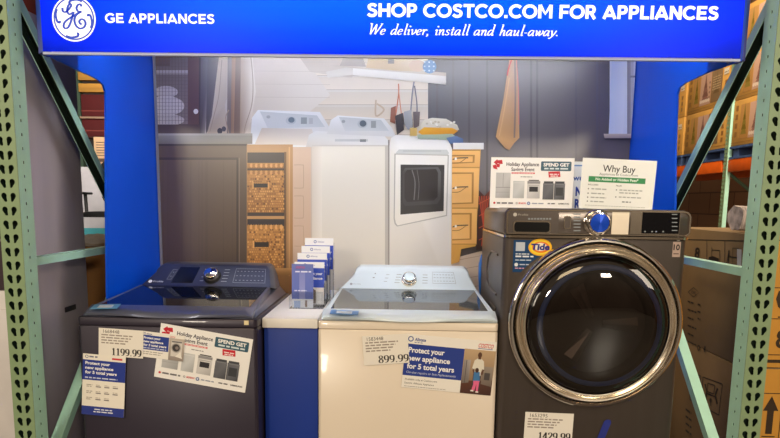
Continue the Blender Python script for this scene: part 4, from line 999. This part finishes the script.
# ------------------------------------------------------------------ brochure rack
AC = thing('brochure_holder','clear acrylic tiered brochure holder on the white counter top','brochure holder',(-.37,2.45,.892))
tiers = [  # left-top px, right px, bottom, depth
  (304.5,333,238,2.68),(301,329.5,246,2.63),(297,326.5,253,2.57),(294,324,262,2.50)]
def art_leaf(pr,W,Hh):
    pr.rect(0,W,0,Hh,(52,82,196)); pr.rect(0,W,Hh*.86,Hh,(240,243,250)); pr.ring(W*.36,Hh*.93,W*.03,W*.055,(110,130,190),14); pr.text('Allstate',W*.44,Hh*.915,Hh*.032,(90,110,180),w=W*.24)
    for i,tx in enumerate(('Protect your','new appliance')): pr.text(tx,W*.94,Hh*(.70-.11*i),Hh*.062,(246,248,252),w=W*(.62,.78)[i],bold=.025,align='r')
    pr.rect(0,W,0,Hh*.40,(214,216,222),(226,224,222)); pr.rect(W*.12,W*.32,0,Hh*.3,(150,170,210)); pr.rect(W*.52,W*.72,Hh*.02,Hh*.34,(120,110,104)); pr.disc(W*.62,Hh*.33,W*.06,(96,72,58)); pr.rect(W*.76,W*.9,Hh*.02,Hh*.26,(236,236,238))
zf0 = .892
nm = ['rearmost blue and white brochure in the acrylic holder, standing highest','second blue and white brochure from the back of the acrylic holder','third blue and white brochure from the back of the acrylic holder','front blue and white brochure in the acrylic holder, partly behind a purple leaflet']
acm = MB()
for i,(u0,u1,v,y) in enumerate(tiers):
    a = at(u0,v,Y=y); b = at(u1,v+1,Y=y); W = b.x-a.x
    zb = .900+.012*(3-i)
    t = thing('brochure',nm[i],'brochure',(a.x,y,zb),'brochures in the acrylic holder',(-.06,0,0))
    pr = Print(3e-5); art_leaf(pr,W,a.z-zb); pr.build('printed_cover',M_PRINT,t,.004,(0,W,0,a.z-zb))
    # acrylic pocket for this tier
    acm.box(a.x-.004,b.x+.003,y+.022,y+.0245,.8925,a.z-.02)
    acm.box(a.x-.006,a.x-.004,y-.014,y+.022,.8925,.99+.03*(3-i)); acm.box(b.x+.001,b.x+.003,y-.014,y+.022,.8925,.99+.03*(3-i))
acm.build('pocket_tier',M_ACRYL,AC,smooth=False)
fr = tiers[3]; a = at(fr[0],fr[2],Y=2.42); b = at(fr[1],fr[2],Y=2.42)
MB().box(at(289,300,Y=2.43).x,at(323,300,Y=2.43).x,2.43,2.4325,.8925,.965).box(at(289,300,Y=2.43).x,at(323,300,Y=2.43).x,2.4325,2.69,.8922,.8935).build('front_lip',M_ACRYL,AC,smooth=False)
a = at(291.5,264,Y=2.445); b = at(313,264.5,Y=2.445)
t = thing('leaflet','purple blue leaflet with a red heading at the front left of the acrylic holder','leaflet',(a.x,2.445,.8945),None,(-.04,0,0))
def art_booklet(pr,W,Hh):
    pr.rect(0,W,0,Hh,(92,112,196),(104,118,190)); pr.rect(W*.35,W*.62,Hh*.2,Hh*.82,(150,156,214),(124,134,200)); costco(pr,W*.18,Hh*.90,Hh*.045,W*.42); pr.words(W*.16,W*.9,Hh*.81,Hh*.03,(226,230,246)); pr.words(W*.12,W*.7,Hh*.38,Hh*.025,(214,220,244))
    pr.rect(0,W,0,Hh*.2,(226,228,236)); pr.rect(W*.1,W*.4,0,Hh*.16,(150,176,226)); pr.rect(W*.62,W*.72,Hh*.02,Hh*.17,(120,96,84))
Wb = b.x-a.x; pr = Print(3e-5); art_booklet(pr,Wb,a.z-.8945); pr.build('printed_cover',M_PRINT,t,.003,(0,Wb,0,a.z-.8945))

# ------------------------------------------------------------------ left background
fr = thing('refrigerator','tall grey steel refrigerator behind the left rack upright','refrigerator',(-1.85,2.5,0))
MB().box(-2.35,-1.452,2.30,2.715,.02,2.06).build('cabinet',M_STEEL,fr,bevel=.006)
MB().box(-2.34,-1.47,2.285,2.299,.06,1.9).build('door',M_STEEL,fr,bevel=.004)
for y in (2.36,2.66): 
    for x in (-2.28,-1.52): MB().cyl((x,y,0),(x,y,.021),.02).build('foot',M_BLACK,fr)
hz = at(71,308,X=-1.452)
MB().box(-1.4525,-1.4475,hz.y-.05,hz.y+.035,hz.z-.012,hz.z+.012).build('recessed_grip',mat('dark_grip',(52,48,54),.4,.3),fr,bevel=.004)
ap = thing('white_appliance','pale grey appliance at the left edge, left of the green rack upright','appliance',(-1.75,2.18,0))
MB().box(-2.1,-1.43,2.12,2.262,.02,1.0).build('cabinet',mat('pale_enamel',(206,202,202),.4),ap,bevel=.008)
MB().box(-2.1,-1.43,2.108,2.119,.06,.93).build('front_panel',mat('pale_enamel',(206,202,202),.4),ap,bevel=.004)
MB().box(-2.1,-1.43,2.13,2.25,.0,.02).build('base',M_BLACK,ap)
bx = thing('carton','dark maroon and grey carton on the pale appliance at the left edge','box',(-1.75,2.18,1.0))
MB().box(-2.05,-1.425,2.12,2.262,1.002,1.62).build('carton_body',mat('maroon_board',(58,44,52),.7),bx,bevel=.003)
MB().box(-2.05,-1.425,2.1185,2.1195,1.36,1.42).build('yellow_band',mat('yellow_band',(214,170,40),.6),bx,smooth=False)
MB().box(-2.05,-1.425,2.1185,2.1195,1.18,1.19).build('printed_line',mat('grey_line',(110,100,104),.6),bx,smooth=False)
cb = thing('carton','tall brown carton behind the refrigerator, beside the left blue panel','box',(-1.75,3.3,0))
MB().box(-2.1,-1.46,3.0,3.55,.002,1.09).build('carton_body',mat('brown_board',(160,112,58),.75,0,.06),cb,bevel=.004)
MB().box(-1.83,-1.78,2.9985,3.0,.2,1.09).box(-1.83,-1.78,3.0,3.55,1.09,1.0912).build('packing_tape',mat('tan_tape',(196,150,86),.3),cb,smooth=False)
mb = MB(); random.seed(3)
n = 14; ring = []
for k in range(5):
    r = (.085,.10,.085,.05,.01)[k]; z = (1.0925,1.105,1.125,1.14,1.143)[k]
    ring.append([Vector((-1.60+1.5*r*random.uniform(.85,1.15)*math.cos(2*PI*i/n), 3.12+r*random.uniform(.75,1.2)*math.sin(2*PI*i/n), z+random.uniform(0,.012)*(k>0))) for i in range(n)])
mb.loft(ring); pw = mb.build('plastic_wrap',mat('crumpled_film',(206,200,190),.25,0,.1,20,.3))
tag(pw,'crumpled pale plastic film on top of the tall brown carton','wrap')
# teal platform, office chair, wrapped stack, upper rack shelf
YC = 6.2
pf = at(95,247,Y=YC)
tl = thing('display_platform','teal display platform under the black office chair','platform',(-3.2,YC,0))
MB().box(-3.9,-2.6,YC-.35,YC+.35,.0,pf.z).build('platform_body',mat('teal_laminate',(60,140,150),.5),tl,bevel=.005)
ch = thing('office_chair','black office chair standing on the teal platform at the far left','chair',(-3.04,YC,pf.z))
cx_, cy_, cz_ = -3.04, YC, pf.z
mb = MB()
for k in range(5):
    a = 2*PI*k/5+.5; e = Vector((cx_+.29*math.cos(a), cy_+.29*math.sin(a), cz_+.055))
    mb.loft([[Vector((cx_,cy_,cz_+.09))+Vector((-math.sin(a)*s*.025,math.cos(a)*s*.025,h)) for s,h in ((-1,-.02),(1,-.02),(1,.02),(-1,.02))],[e+Vector((-math.sin(a)*s*.014,math.cos(a)*s*.014,h)) for s,h in ((-1,-.012),(1,-.012),(1,.01),(-1,.01))]])
mb.build('star_base',M_BLACK,ch)
for k in range(5):
    a = 2*PI*k/5+.5; e = Vector((cx_+.295*math.cos(a), cy_+.295*math.sin(a), cz_+.024)); w = Vector((-math.sin(a),math.cos(a),0))*.02
    MB().cyl(e-w,e+w,.0235).build('caster',M_BLACK,ch)
MB().cyl((cx_,cy_,cz_+.1),(cx_,cy_,cz_+.32),.02).build('gas_lift',M_BLACK,ch)
MB().loft([[Vector((cx_+a,cy_+b,z)) for a,b in rrect(-.21,.21,-.2,.2,.07)] for z in (cz_+.32,cz_+.335,cz_+.36)]+[[Vector((cx_+a*.92,cy_+b*.92,cz_+.375)) for a,b in rrect(-.21,.21,-.2,.2,.07)]]).build('seat',M_BLACK,ch)
for s in (-1,1):
    mb = MB().tube([(cx_+s*.18,cy_,cz_+.33),(cx_+s*.245,cy_,cz_+.36),(cx_+s*.25,cy_,cz_+.55)],.018); ar = mb.build('armrest',M_BLACK,ch)
    MB().box(cx_+s*.25-.03,cx_+s*.25+.03,cy_-.13,cy_+.1,cz_+.55,cz_+.575).build('arm_pad',M_BLACK,ar,bevel=.008)
MB().tube([(cx_,cy_+.15,cz_+.335),(cx_,cy_+.24,cz_+.38),(cx_,cy_+.245,cz_+.55)],.018).build('back_bar',M_BLACK,ch)
MB().loft([[Vector((cx_+a,y,cz_+.68+b)) for a,b in rrect(-.2,.2,-.22,.24,.08)] for y in (cy_+.25,cy_+.262,cy_+.27)]).build('backrest',M_BLACK,ch)
ws = thing('appliance_carton','white wrapped carton behind the office chair','box',(-3.8,7.2,0))
wz = at(100,167,Y=6.95).z
MB().box(-4.4,-3.1,6.95,7.35,.002,wz).build('carton_body',mat('white_wrap',(190,186,190),.5),ws,bevel=.006)
MB().box(-4.4,-3.1,6.946,6.9495,.0,at(95,228,Y=6.95).z).build('teal_base',mat('teal_laminate2',(70,160,170),.5),ws,smooth=False)
tb = thing('carton','tan printed carton on the white wrapped carton at the far left','box',(-3.4,7.1,wz))
tz = at(100,137,Y=6.97).z
MB().box(at(94,150,Y=6.97).x,-3.1,6.97,7.35,wz+.002,tz).build('carton_body',mat('pale_tan_board',(214,176,136),.75),tb,bevel=.004)
mb = MB(); xa = at(94,150,Y=6.97).x
for k in range(6): mb.box(xa+.03,xa+.03+random.uniform(.1,.28),6.9675,6.9695,wz+.13+k*.03,wz+.138+k*.03)
mb.box(xa+.02,xa+.3,6.9675,6.9695,wz+.06,wz+.10); mb.build('print_pattern',mat('dark_print',(86,62,50),.7),tb,smooth=False)
# far left rack with dark red cartons
fb = thing('rack_upright','dark green rack post far behind the left blue panel','pallet rack',(-4.0,7.5,0))
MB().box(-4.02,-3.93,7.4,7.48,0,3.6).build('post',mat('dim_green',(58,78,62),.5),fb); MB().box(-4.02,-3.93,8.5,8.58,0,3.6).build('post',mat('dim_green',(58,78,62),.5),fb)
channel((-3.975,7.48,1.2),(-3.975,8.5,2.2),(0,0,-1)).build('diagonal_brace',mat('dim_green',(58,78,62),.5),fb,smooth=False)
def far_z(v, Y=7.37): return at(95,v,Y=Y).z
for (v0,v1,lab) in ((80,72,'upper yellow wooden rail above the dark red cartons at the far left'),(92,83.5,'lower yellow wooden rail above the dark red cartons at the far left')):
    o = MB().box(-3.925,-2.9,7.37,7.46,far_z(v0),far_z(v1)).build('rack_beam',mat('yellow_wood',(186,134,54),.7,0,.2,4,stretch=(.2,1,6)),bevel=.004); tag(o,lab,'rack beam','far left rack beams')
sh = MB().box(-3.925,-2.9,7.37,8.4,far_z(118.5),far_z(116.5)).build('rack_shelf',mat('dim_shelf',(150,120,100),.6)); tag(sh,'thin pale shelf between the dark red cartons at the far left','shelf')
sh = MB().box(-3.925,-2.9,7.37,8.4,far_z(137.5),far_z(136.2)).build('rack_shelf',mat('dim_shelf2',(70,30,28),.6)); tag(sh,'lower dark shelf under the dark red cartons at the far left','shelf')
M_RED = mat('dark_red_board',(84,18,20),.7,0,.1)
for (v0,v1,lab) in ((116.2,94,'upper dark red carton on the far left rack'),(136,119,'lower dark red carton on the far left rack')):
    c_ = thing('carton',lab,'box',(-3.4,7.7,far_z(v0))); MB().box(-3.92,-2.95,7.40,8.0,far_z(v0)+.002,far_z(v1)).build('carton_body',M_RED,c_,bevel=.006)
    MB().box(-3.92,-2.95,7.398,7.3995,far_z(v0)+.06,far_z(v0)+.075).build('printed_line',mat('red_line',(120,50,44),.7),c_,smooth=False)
# orange rack beam and boxes, top left corner
o = MB().box(-2.9,-1.5,3.55,3.66,at(30,14,Y=3.55).z,at(30,2,Y=3.55).z).build('rack_beam',M_ORANGE,bevel=.004); tag(o,'orange rack beam high in the top left corner behind the sign','rack beam')
c_ = thing('carton','rust brown carton above the refrigerator in the top left corner','box',(-2.0,2.5,2.06))
MB().box(-2.3,-1.47,2.32,2.70,2.062,2.42).build('carton_body',mat('rust_board',(150,66,38),.7,0,.2,5),c_,bevel=.004); MB().box(-1.472,-1.4685,2.32,2.70,2.22,2.25).build('packing_tape',mat('dull_tape',(120,90,66),.4),c_,smooth=False)

# ------------------------------------------------------------------ right background: cartons beside the rack
INK = (46,34,26)
def side_print(name, x, y0, z0, fn, parent, m=M_PRINT):
    """print on a face looking towards -X; local origin at its far bottom corner (large Y), u runs towards the camera"""
    pr = Print(6e-5); fn(pr)
    o = pr.build(name, m, None); o.parent = parent; o.rotation_euler = (0,0,-PI/2); o.location = Vector((x,y0,z0))-ORG[parent]
    return o
def stickman(pr,x,z,h,c):
    pr.disc(x,z+h*.92,h*.08,c,n=12); pr.stroke([(x,z+h*.84),(x-.02*h,z+h*.45)],h*.16,h*.16,c,False); pr.stroke([(x-.02*h,z+h*.5),(x+.10*h,z+h*.25),(x+.02*h,z)],h*.09,h*.09,c,False); pr.stroke([(x-.02*h,z+h*.5),(x-.10*h,z+h*.25),(x-.16*h,z)],h*.09,h*.09,c,False); pr.stroke([(x,z+h*.78),(x+.14*h,z+h*.58),(x+.34*h,z+h*.6)],h*.07,h*.07,c,False)
XB, YB0, YB1 = 1.56, 2.62, 3.42
low = thing('carton','lower brown appliance carton right of the graphite washer, under another','box',(1.95,3.0,0))
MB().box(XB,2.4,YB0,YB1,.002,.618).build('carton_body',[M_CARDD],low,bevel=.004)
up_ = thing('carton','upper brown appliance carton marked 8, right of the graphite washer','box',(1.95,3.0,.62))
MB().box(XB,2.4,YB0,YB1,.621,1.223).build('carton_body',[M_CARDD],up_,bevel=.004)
def UU(u, v): p = at(u,v,X=XB); return (YB1-p.y, p.z)
def art_up(pr):
    c = (40,30,24)
    def L(a, b, w=.004): pr.stroke([(UU(*a)[0],UU(*a)[1]-.62),(UU(*b)[0],UU(*b)[1]-.62)],w,w,c,False)
    def G(u, v): p = UU(u,v); return (p[0],p[1]-.62)
    L((686,239.5),(745,241)); L((686,262),(745,268))
    for u in (707,725): L((u,240),(u,264.5))
    x,z = G(697,258); x2,z2 = G(697,247); pr.text('8',x,z,z2-z,c,w=.05,bold=.025,align='c')
    # lift truck
    L((712,247),(712,262)); L((712,250),(720,250.5)); L((720,250.5),(720,262)); pr.poly([G(709,262.5),G(719,263.2),G(719,258.5),G(713,256),(G(709,257))],c); pr.disc(*G(711,263.5),.010,c,n=10); pr.disc(*G(718,264),.010,c,n=10)
    # porter with a hand truck
    x,z = G(728,265); h = G(728,250)[1]-z; stickman(pr,x,z,h,c); L((733,248),(739,248.4),.003); L((733,248),(733,265.5),.003); L((739,248),(739,266),.003); L((730,257),(738,257.6),.005)
    pr.poly([G(737.5,268.5),G(742,269),G(742,249.5),G(737.5,249)],(206,200,190))
    # diamond mark and lines of type
    pr.stroke([G(688.5,292),G(694,287.5),G(699.5,292.5),G(694,297),G(688.5,292)],.004,.004,c,False); x,z = G(694,294); pr.text('CWC',x,z,.016,c,w=.05,bold=.02,align='c')
    for k in range(6):
        a = G(688,302+k*8); b = G(694+3*(k%2),302.5+k*8); pr.words(a[0],b[0],a[1],.008,c)
    for k in range(3):
        a = G(698,305+k*7); b = G(701,305+k*7); pr.words(a[0],b[0],a[1],.008,c)
    x,z = G(699,350.5); pr.text('0',x,z,.03,c,w=.03,bold=.03,align='c'); x,z = G(705,352); pr.text('1',x,z,.03,c,w=.014,bold=.03,align='c')
side_print('print_pattern',XB-.001,YB1,.62,art_up,up_)
def art_low(pr):
    c = (34,26,20)
    def L(a, b, w=.005): pr.stroke([UU(*a),UU(*b)],w,w,c,False)
    for q_ in (((703,377),(722.5,384),(719,415),(702,406)),((690,371.5),(701,376),(700,405),(690,399.5))):
        for k in range(4): L(q_[k],q_[(k+1)%4])
    L((708,383),(715,385.5)); L((715,385.5),(714,394)); L((714,394),(707.5,391.5)); L((707.5,391.5),(708,383))
    L((705.5,384),(707,392),.012); L((707,392),(705.5,400),.012); L((718,388.5),(715.5,395),.012); L((715.5,395),(717.5,404),.012); L((706,393),(716,397),.007); L((711,400),(711,406),.007); pr.disc(*UU(711,400.5),.012,c,n=10)
    L((692,378),(694,386),.012); L((698,380),(696,388),.012); L((693,387),(698,389),.007); pr.disc(*UU(695,397),.012,c,n=10)
    for k in range(4):
        a = UU(686,410+k*7); b = UU(692,412+k*7); pr.words(a[0],b[0],a[1],.01,c)
side_print('print_pattern',XB-.001,YB1,0,art_low,low)
M_YF = mat('lit_tan_board',(196,140,52),.8,0,.05,6)  # brighter tan for the fronts, the light on them put into the colour
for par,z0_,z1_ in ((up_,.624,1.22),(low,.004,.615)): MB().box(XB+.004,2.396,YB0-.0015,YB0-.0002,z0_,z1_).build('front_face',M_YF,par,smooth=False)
def front_art(pr,up):
    c = (52,38,22)
    if up:
        x = .035
        for (a,b,d,e) in ((x,x+.16,.575,.579),(x,x+.16,.225,.229),(x+.0,x+.16,.365,.369),(x+.0,x+.004,.06,.579),(x+.156,x+.16,.06,.579),(x,x+.16,.06,.064)): pr.rect(a,b,d,e,c)
        # wine glass
        g = lambda u,v: (x+.08+u*.06,.25+v*.09)
        pr.poly([g(*p) for p in ((-.7,1.15),(.7,1.15),(.85,.75),(.65,.35),(.2,.12),(-.2,.12),(-.65,.35),(-.85,.75))],c); pr.rect(x+.075,x+.085,.235,.265,c); pr.rect(x+.045,x+.115,.232,.238,c); pr.stroke([g(-.1,1.15),g(.15,.85),g(-.12,.7),g(.1,.5)],.004,.004,(196,140,52),False)
        pr.poly([(x+.08,.56),(x+.13,.48),(x+.1,.48),(x+.1,.40),(x+.06,.40),(x+.06,.48),(x+.03,.48)],c)
        pr.text('8',x+.075,.095,.085,c,bold=.02,align='c'); pr.rect(x-.03,x+.2,.025,.04,c)
    else:
        x = .02
        for (a,b,d,e) in ((x,x+.10,.50,.504),(x,x+.10,.28,.284),(x,x+.004,.28,.504),(x+.096,x+.1,.28,.504),(x,x+.1,.25,.254)): pr.rect(a,b,d,e,c)
        pr.poly([(x+.05,.49),(x+.085,.42),(x+.065,.42),(x+.065,.31),(x+.035,.31),(x+.035,.42),(x+.015,.42)],c); pr.rect(x+.02,x+.08,.295,.30,c); pr.rect(x+.14,x+.17,.28,.50,(150,130,90))
for par,z,f in ((up_,.62,True),(low,.0,False)):
    pr = Print(6e-5); front_art(pr,f); o = pr.build('print_pattern',M_PRINT); o.parent = par; o.location = Vector((XB+.06 if f else XB+.08,YB0-.0018,z))-ORG[par]
# rolled striped blanket on the cartons
mb = MB(); c0 = Vector((1.80,2.66,1.305))
mb = MB(); loops = []
for i in range(13):
    s = i/12; loops.append([Vector((1.585+.42*s, 2.82+.065*math.cos(2*PI*k/20)*(1+.12*math.sin(9*s+k)), 1.225+.06+.058*math.sin(2*PI*k/20)*(1+.08*math.sin(7*s+k*2)))) for k in range(20)])
mb.loft(loops)
bl = mb.build('rolled_blanket',mat('striped_textile',(186,172,164),.95,0,.6,18,.4,stretch=(9,1,1))); bl.location.z = .003
tag(bl,'rolled grey striped blanket lying on the upper appliance carton at right','blanket')

# far rack, blue pallets, tree cartons
XF = 3.92
ft = thing('rack_upright','distant green rack post under the orange beams at right','pallet rack',(XF+.5,7.3,0))
def farpost(x):
    holes = [drop(7.27+.0+d, .06+.0478*i, 1, 1.1) for i in range(60) for d in (.012,.045)] if x < 4 else []
    sheet('post',[(7.25,.0),(7.325,.0),(7.325,4.2),(7.25,4.2)],holes,lambda u,v,d: Vector((x+d,u,v)),.003,M_OLIVE,ft)
    MB().box(x+.002,x+.05,7.25,7.254,0,4.2).build('side_flange',M_GREEN,ft,smooth=False)
farpost(XF); farpost(XF+1.0)
mb = MB(); mb.cyl((XF+.05,7.3,1.75),(XF+.98,7.3,1.05),.02,n=8); mb.build('diagonal_brace',mat('dim_green2',(70,96,74),.5),ft)
for (y0,y1,z0_,z1_,lab,) in ((7.38,9.9,1.755,1.90,'orange rack beam left of the distant green post'),(4.9,7.235,1.755,1.90,'orange rack beam right of the distant green post'),(7.38,9.9,3.70,3.85,'high orange rack beam far right, behind the blue sign corner'),(4.9,7.235,3.70,3.85,'high orange rack beam in the top right corner')):
    o = MB().box(XF+.004,XF+.06,y0,y1,z0_,z1_).build('rack_beam',M_ORANGE,bevel=.006); tag(o,lab,'rack beam','orange beams of the distant rack')
    o = MB().box(XF+.95,XF+1.0,y0,y1,z0_,z1_).build('rack_beam',M_ORANGE,bevel=.006) if z0_ < 3 else None
    if o: tag(o,'rear '+lab.replace('orange','orange')+', in its shadow','rack beam','orange beams of the distant rack')
M_PAL = mat('blue_pallet_wood',(62,84,128),.7,0,.2,10,.2)
pal = thing('pallet','x','pallet',(XF+.5,7.87,1.901))
mb = MB()
for k in range(5): mb.box(XF+.0+k*.2,XF+.14+k*.2,7.345,8.395,2.02,2.045)
mb.build('deck_boards',M_PAL,pal,bevel=.002,smooth=False)
for y in (7.36,7.80,8.24):
    MB().box(XF+.02,XF+.94,y,y+.1,1.925,2.02).build('stringer',M_PAL,pal,bevel=.003,smooth=False)
mb = MB()
for k in (0,2,4): mb.box(XF+.0+k*.2,XF+.14+k*.2,7.345,8.395,1.902,1.925)
mb.build('bottom_boards',M_PAL,pal,smooth=False)
pal['label'] = 'blue wooden pallet left of the distant green post'
cols = [7.87,6.70,8.98]
dup(pal,(XF+.5,6.70,1.901),'blue wooden pallet right of the distant green post','blue pallets on the distant rack')
dup(pal,(XF+.5,8.98,1.901),'blue wooden pallet farthest along the orange beam','blue pallets on the distant rack')
pal['group'] = 'blue pallets on the distant rack'
ct = thing('tree_carton','x','box',(XF+.3,7.87,2.05))
MB().box(XF+.015,XF+.55,7.345,8.395,2.051,2.572).build('carton_body',M_CARDY,ct,bevel=.006)
def art_tree(pr):
    for k in range(4): pr.rr(.05,.10,.10+k*.10,.16+k*.10,.005,(150,104,48)); 
    def panel(u0,u1,bg,tree):
        pr.rect(u0,u1,.07,.46,tuple(x-18 for x in bg),bg)
        m = (u0+u1)/2; w = (u1-u0)*.34
        for j in range(5):
            z = .12+j*.055; ww = w*(1-j*.18); pr.poly([(m-ww,z),(m+ww,z),(m,z+.14)],tree if j%2 else tuple(min(255,x+18) for x in tree))
    panel(.15,.32,(190,140,80),(120,98,30))
    panel(.33,.60,(206,164,140),(126,84,70)); 
    for k in range(6): pr.disc(.36+k*.04,.12,.022,(222,196,176),n=10); 
    for k in range(4): pr.rect(.55,.585,.14+k*.06,.165+k*.06,(150,116,96))
    panel(.61,.86,(150,118,84),(112,86,54)); 
    for i in range(6): pr.words(.64,.83,.22+.03*i,.012,(196,168,130))
    pr.rect(.89,1.0,.36,.43,(232,218,196)); pr.words(.90,.99,.38,.012,(120,90,60)); pr.rect(.0,1.05,.035,.04,(160,110,50))
    for k in range(3): pr.rr(.93,.98,.08+k*.08,.13+k*.08,.005,(150,104,48))
side_print('print_pattern',XF+.0135,8.395,2.05,art_tree,ct)
ct['group'] = 'tree cartons on the distant rack'
ct['label'] = 'tan tree carton, bottom of the stack left of the distant green post'
pos = {7.87:'left of the distant green post',6.70:'right of the distant green post',8.98:'farthest along the orange beam'}
for y in cols:
    for k,rn in enumerate(('bottom','middle','top')):
        if y == 7.87 and k == 0: continue
        dup(ct,(XF+.3,y,2.05+k*.524),'tan tree carton, %s of the stack %s' % (rn,pos[y]),'tree cartons on the distant rack')

# ------------------------------------------------------------------ light
def area(name, loc, target, size, power, col, sy=None):
    l = bpy.data.lights.new(name,'AREA'); l.energy = power; l.color = col; l.size = size
    if sy: l.shape = 'RECTANGLE'; l.size_y = sy
    o = bpy.data.objects.new(name,l); C.objects.link(o); o.location = loc
    o.rotation_euler = (Vector(target)-Vector(loc)).to_track_quat('-Z','Y').to_euler(); return o
WARM = (1,.74,.44); COOL = (.96,.97,1)
area('header_strip_light',(-.04,2.30,2.16),(-.04,2.62,1.0),2.2,23,COOL,.08)
for x in (-.50,-.04,.42): area('light_box_tube',(x,2.285,2.12),(x,2.08,2.08),.5,3.6,(.9,.95,1),.22)
# store ceiling lights in front of the display
for (u,v,pw) in ((240,92,230),(604,92,230)):
    p = at(u,v,Y=PY); d = Vector((p.x,-PY,p.z-H)); s = 3.4
    area('store_ceiling_light',p+d*s,p,.9,pw,(1,.88,.70))
area('aisle_fill_light',(-.3,-2.6,4.6),(0,2.3,.9),2.5,75,WARM,1.2)
for sx_ in (-1,1): area('side_fill_light',(sx_*3.3,.9,2.3),(-sx_*1.3,2.3,1.2),1.2,34,(1,.86,.68),1.2)  # added side lamps that brighten the rack flanges
area('aisle_fill_light',(2.6,4.9,5.6),(4.2,7.6,2.3),2.0,420,(1,.86,.66),2.0)
area('aisle_fill_light',(-2.2,5.0,3.2),(-3.6,7.2,1.7),1.2,110,(1,.95,.9),1.2)
area('aisle_fill_light',(.9,4.2,2.6),(1.8,3.2,.6),.8,30,WARM,.8)  # added lamp aimed at the right cartons to brighten them
w = bpy.data.worlds.new('store'); bpy.context.scene.world = w; w.use_nodes = True
N = w.node_tree.nodes; L = w.node_tree.links; bg = N['Background']
tc = N.new('ShaderNodeTexCoord'); sx = N.new('ShaderNodeSeparateXYZ'); rp = N.new('ShaderNodeValToRGB')
L.new(tc.outputs['Generated'],sx.inputs[0])
mr = N.new('ShaderNodeMapRange'); mr.inputs[1].default_value = -1; mr.inputs[2].default_value = 1; L.new(sx.outputs['Z'],mr.inputs[0]); L.new(mr.outputs[0],rp.inputs['Fac'])
e = rp.color_ramp.elements; e[0].position = .40; e[0].color = lin((70,58,48))+(1,); e[1].position = .75; e[1].color = lin((200,178,150))+(1,)
x_ = e.new(.52); x_.color = lin((112,90,70))+(1,)
nz = N.new('ShaderNodeTexNoise'); nz.inputs['Scale'].default_value = 7; mp = N.new('ShaderNodeMapping'); mp.inputs['Scale'].default_value = (2,2,.6); L.new(tc.outputs['Generated'],mp.inputs[0]); L.new(mp.outputs[0],nz.inputs['Vector'])
mx = N.new('ShaderNodeMix'); mx.data_type = 'RGBA'; mx.blend_type = 'OVERLAY'; mx.inputs['Factor'].default_value = .7; L.new(rp.outputs[0],mx.inputs['A']); L.new(nz.outputs['Fac'],mx.inputs['B'])
L.new(mx.outputs['Result'],bg.inputs['Color']); bg.inputs['Strength'].default_value = .62

# ------------------------------------------------------------------ camera
cd = bpy.data.cameras.new('camera'); cam = bpy.data.objects.new('camera',cd); C.objects.link(cam)
cd.sensor_width = 36; cd.lens = F*36/780; cd.shift_y = (CY-219)/780; cd.clip_start = .05; cd.clip_end = 60
up = -D2; bk = -FW
cam.matrix_world = Matrix(((R2.x,up.x,bk.x,0),(R2.y,up.y,bk.y,0),(R2.z,up.z,bk.z,H),(0,0,0,1)))
sc = bpy.context.scene; sc.camera = cam
sc.view_settings.view_transform = 'Standard'; sc.view_settings.look = 'None'
sc.cycles.use_denoising = True
sc.cycles.max_bounces = 8; sc.cycles.diffuse_bounces = 3
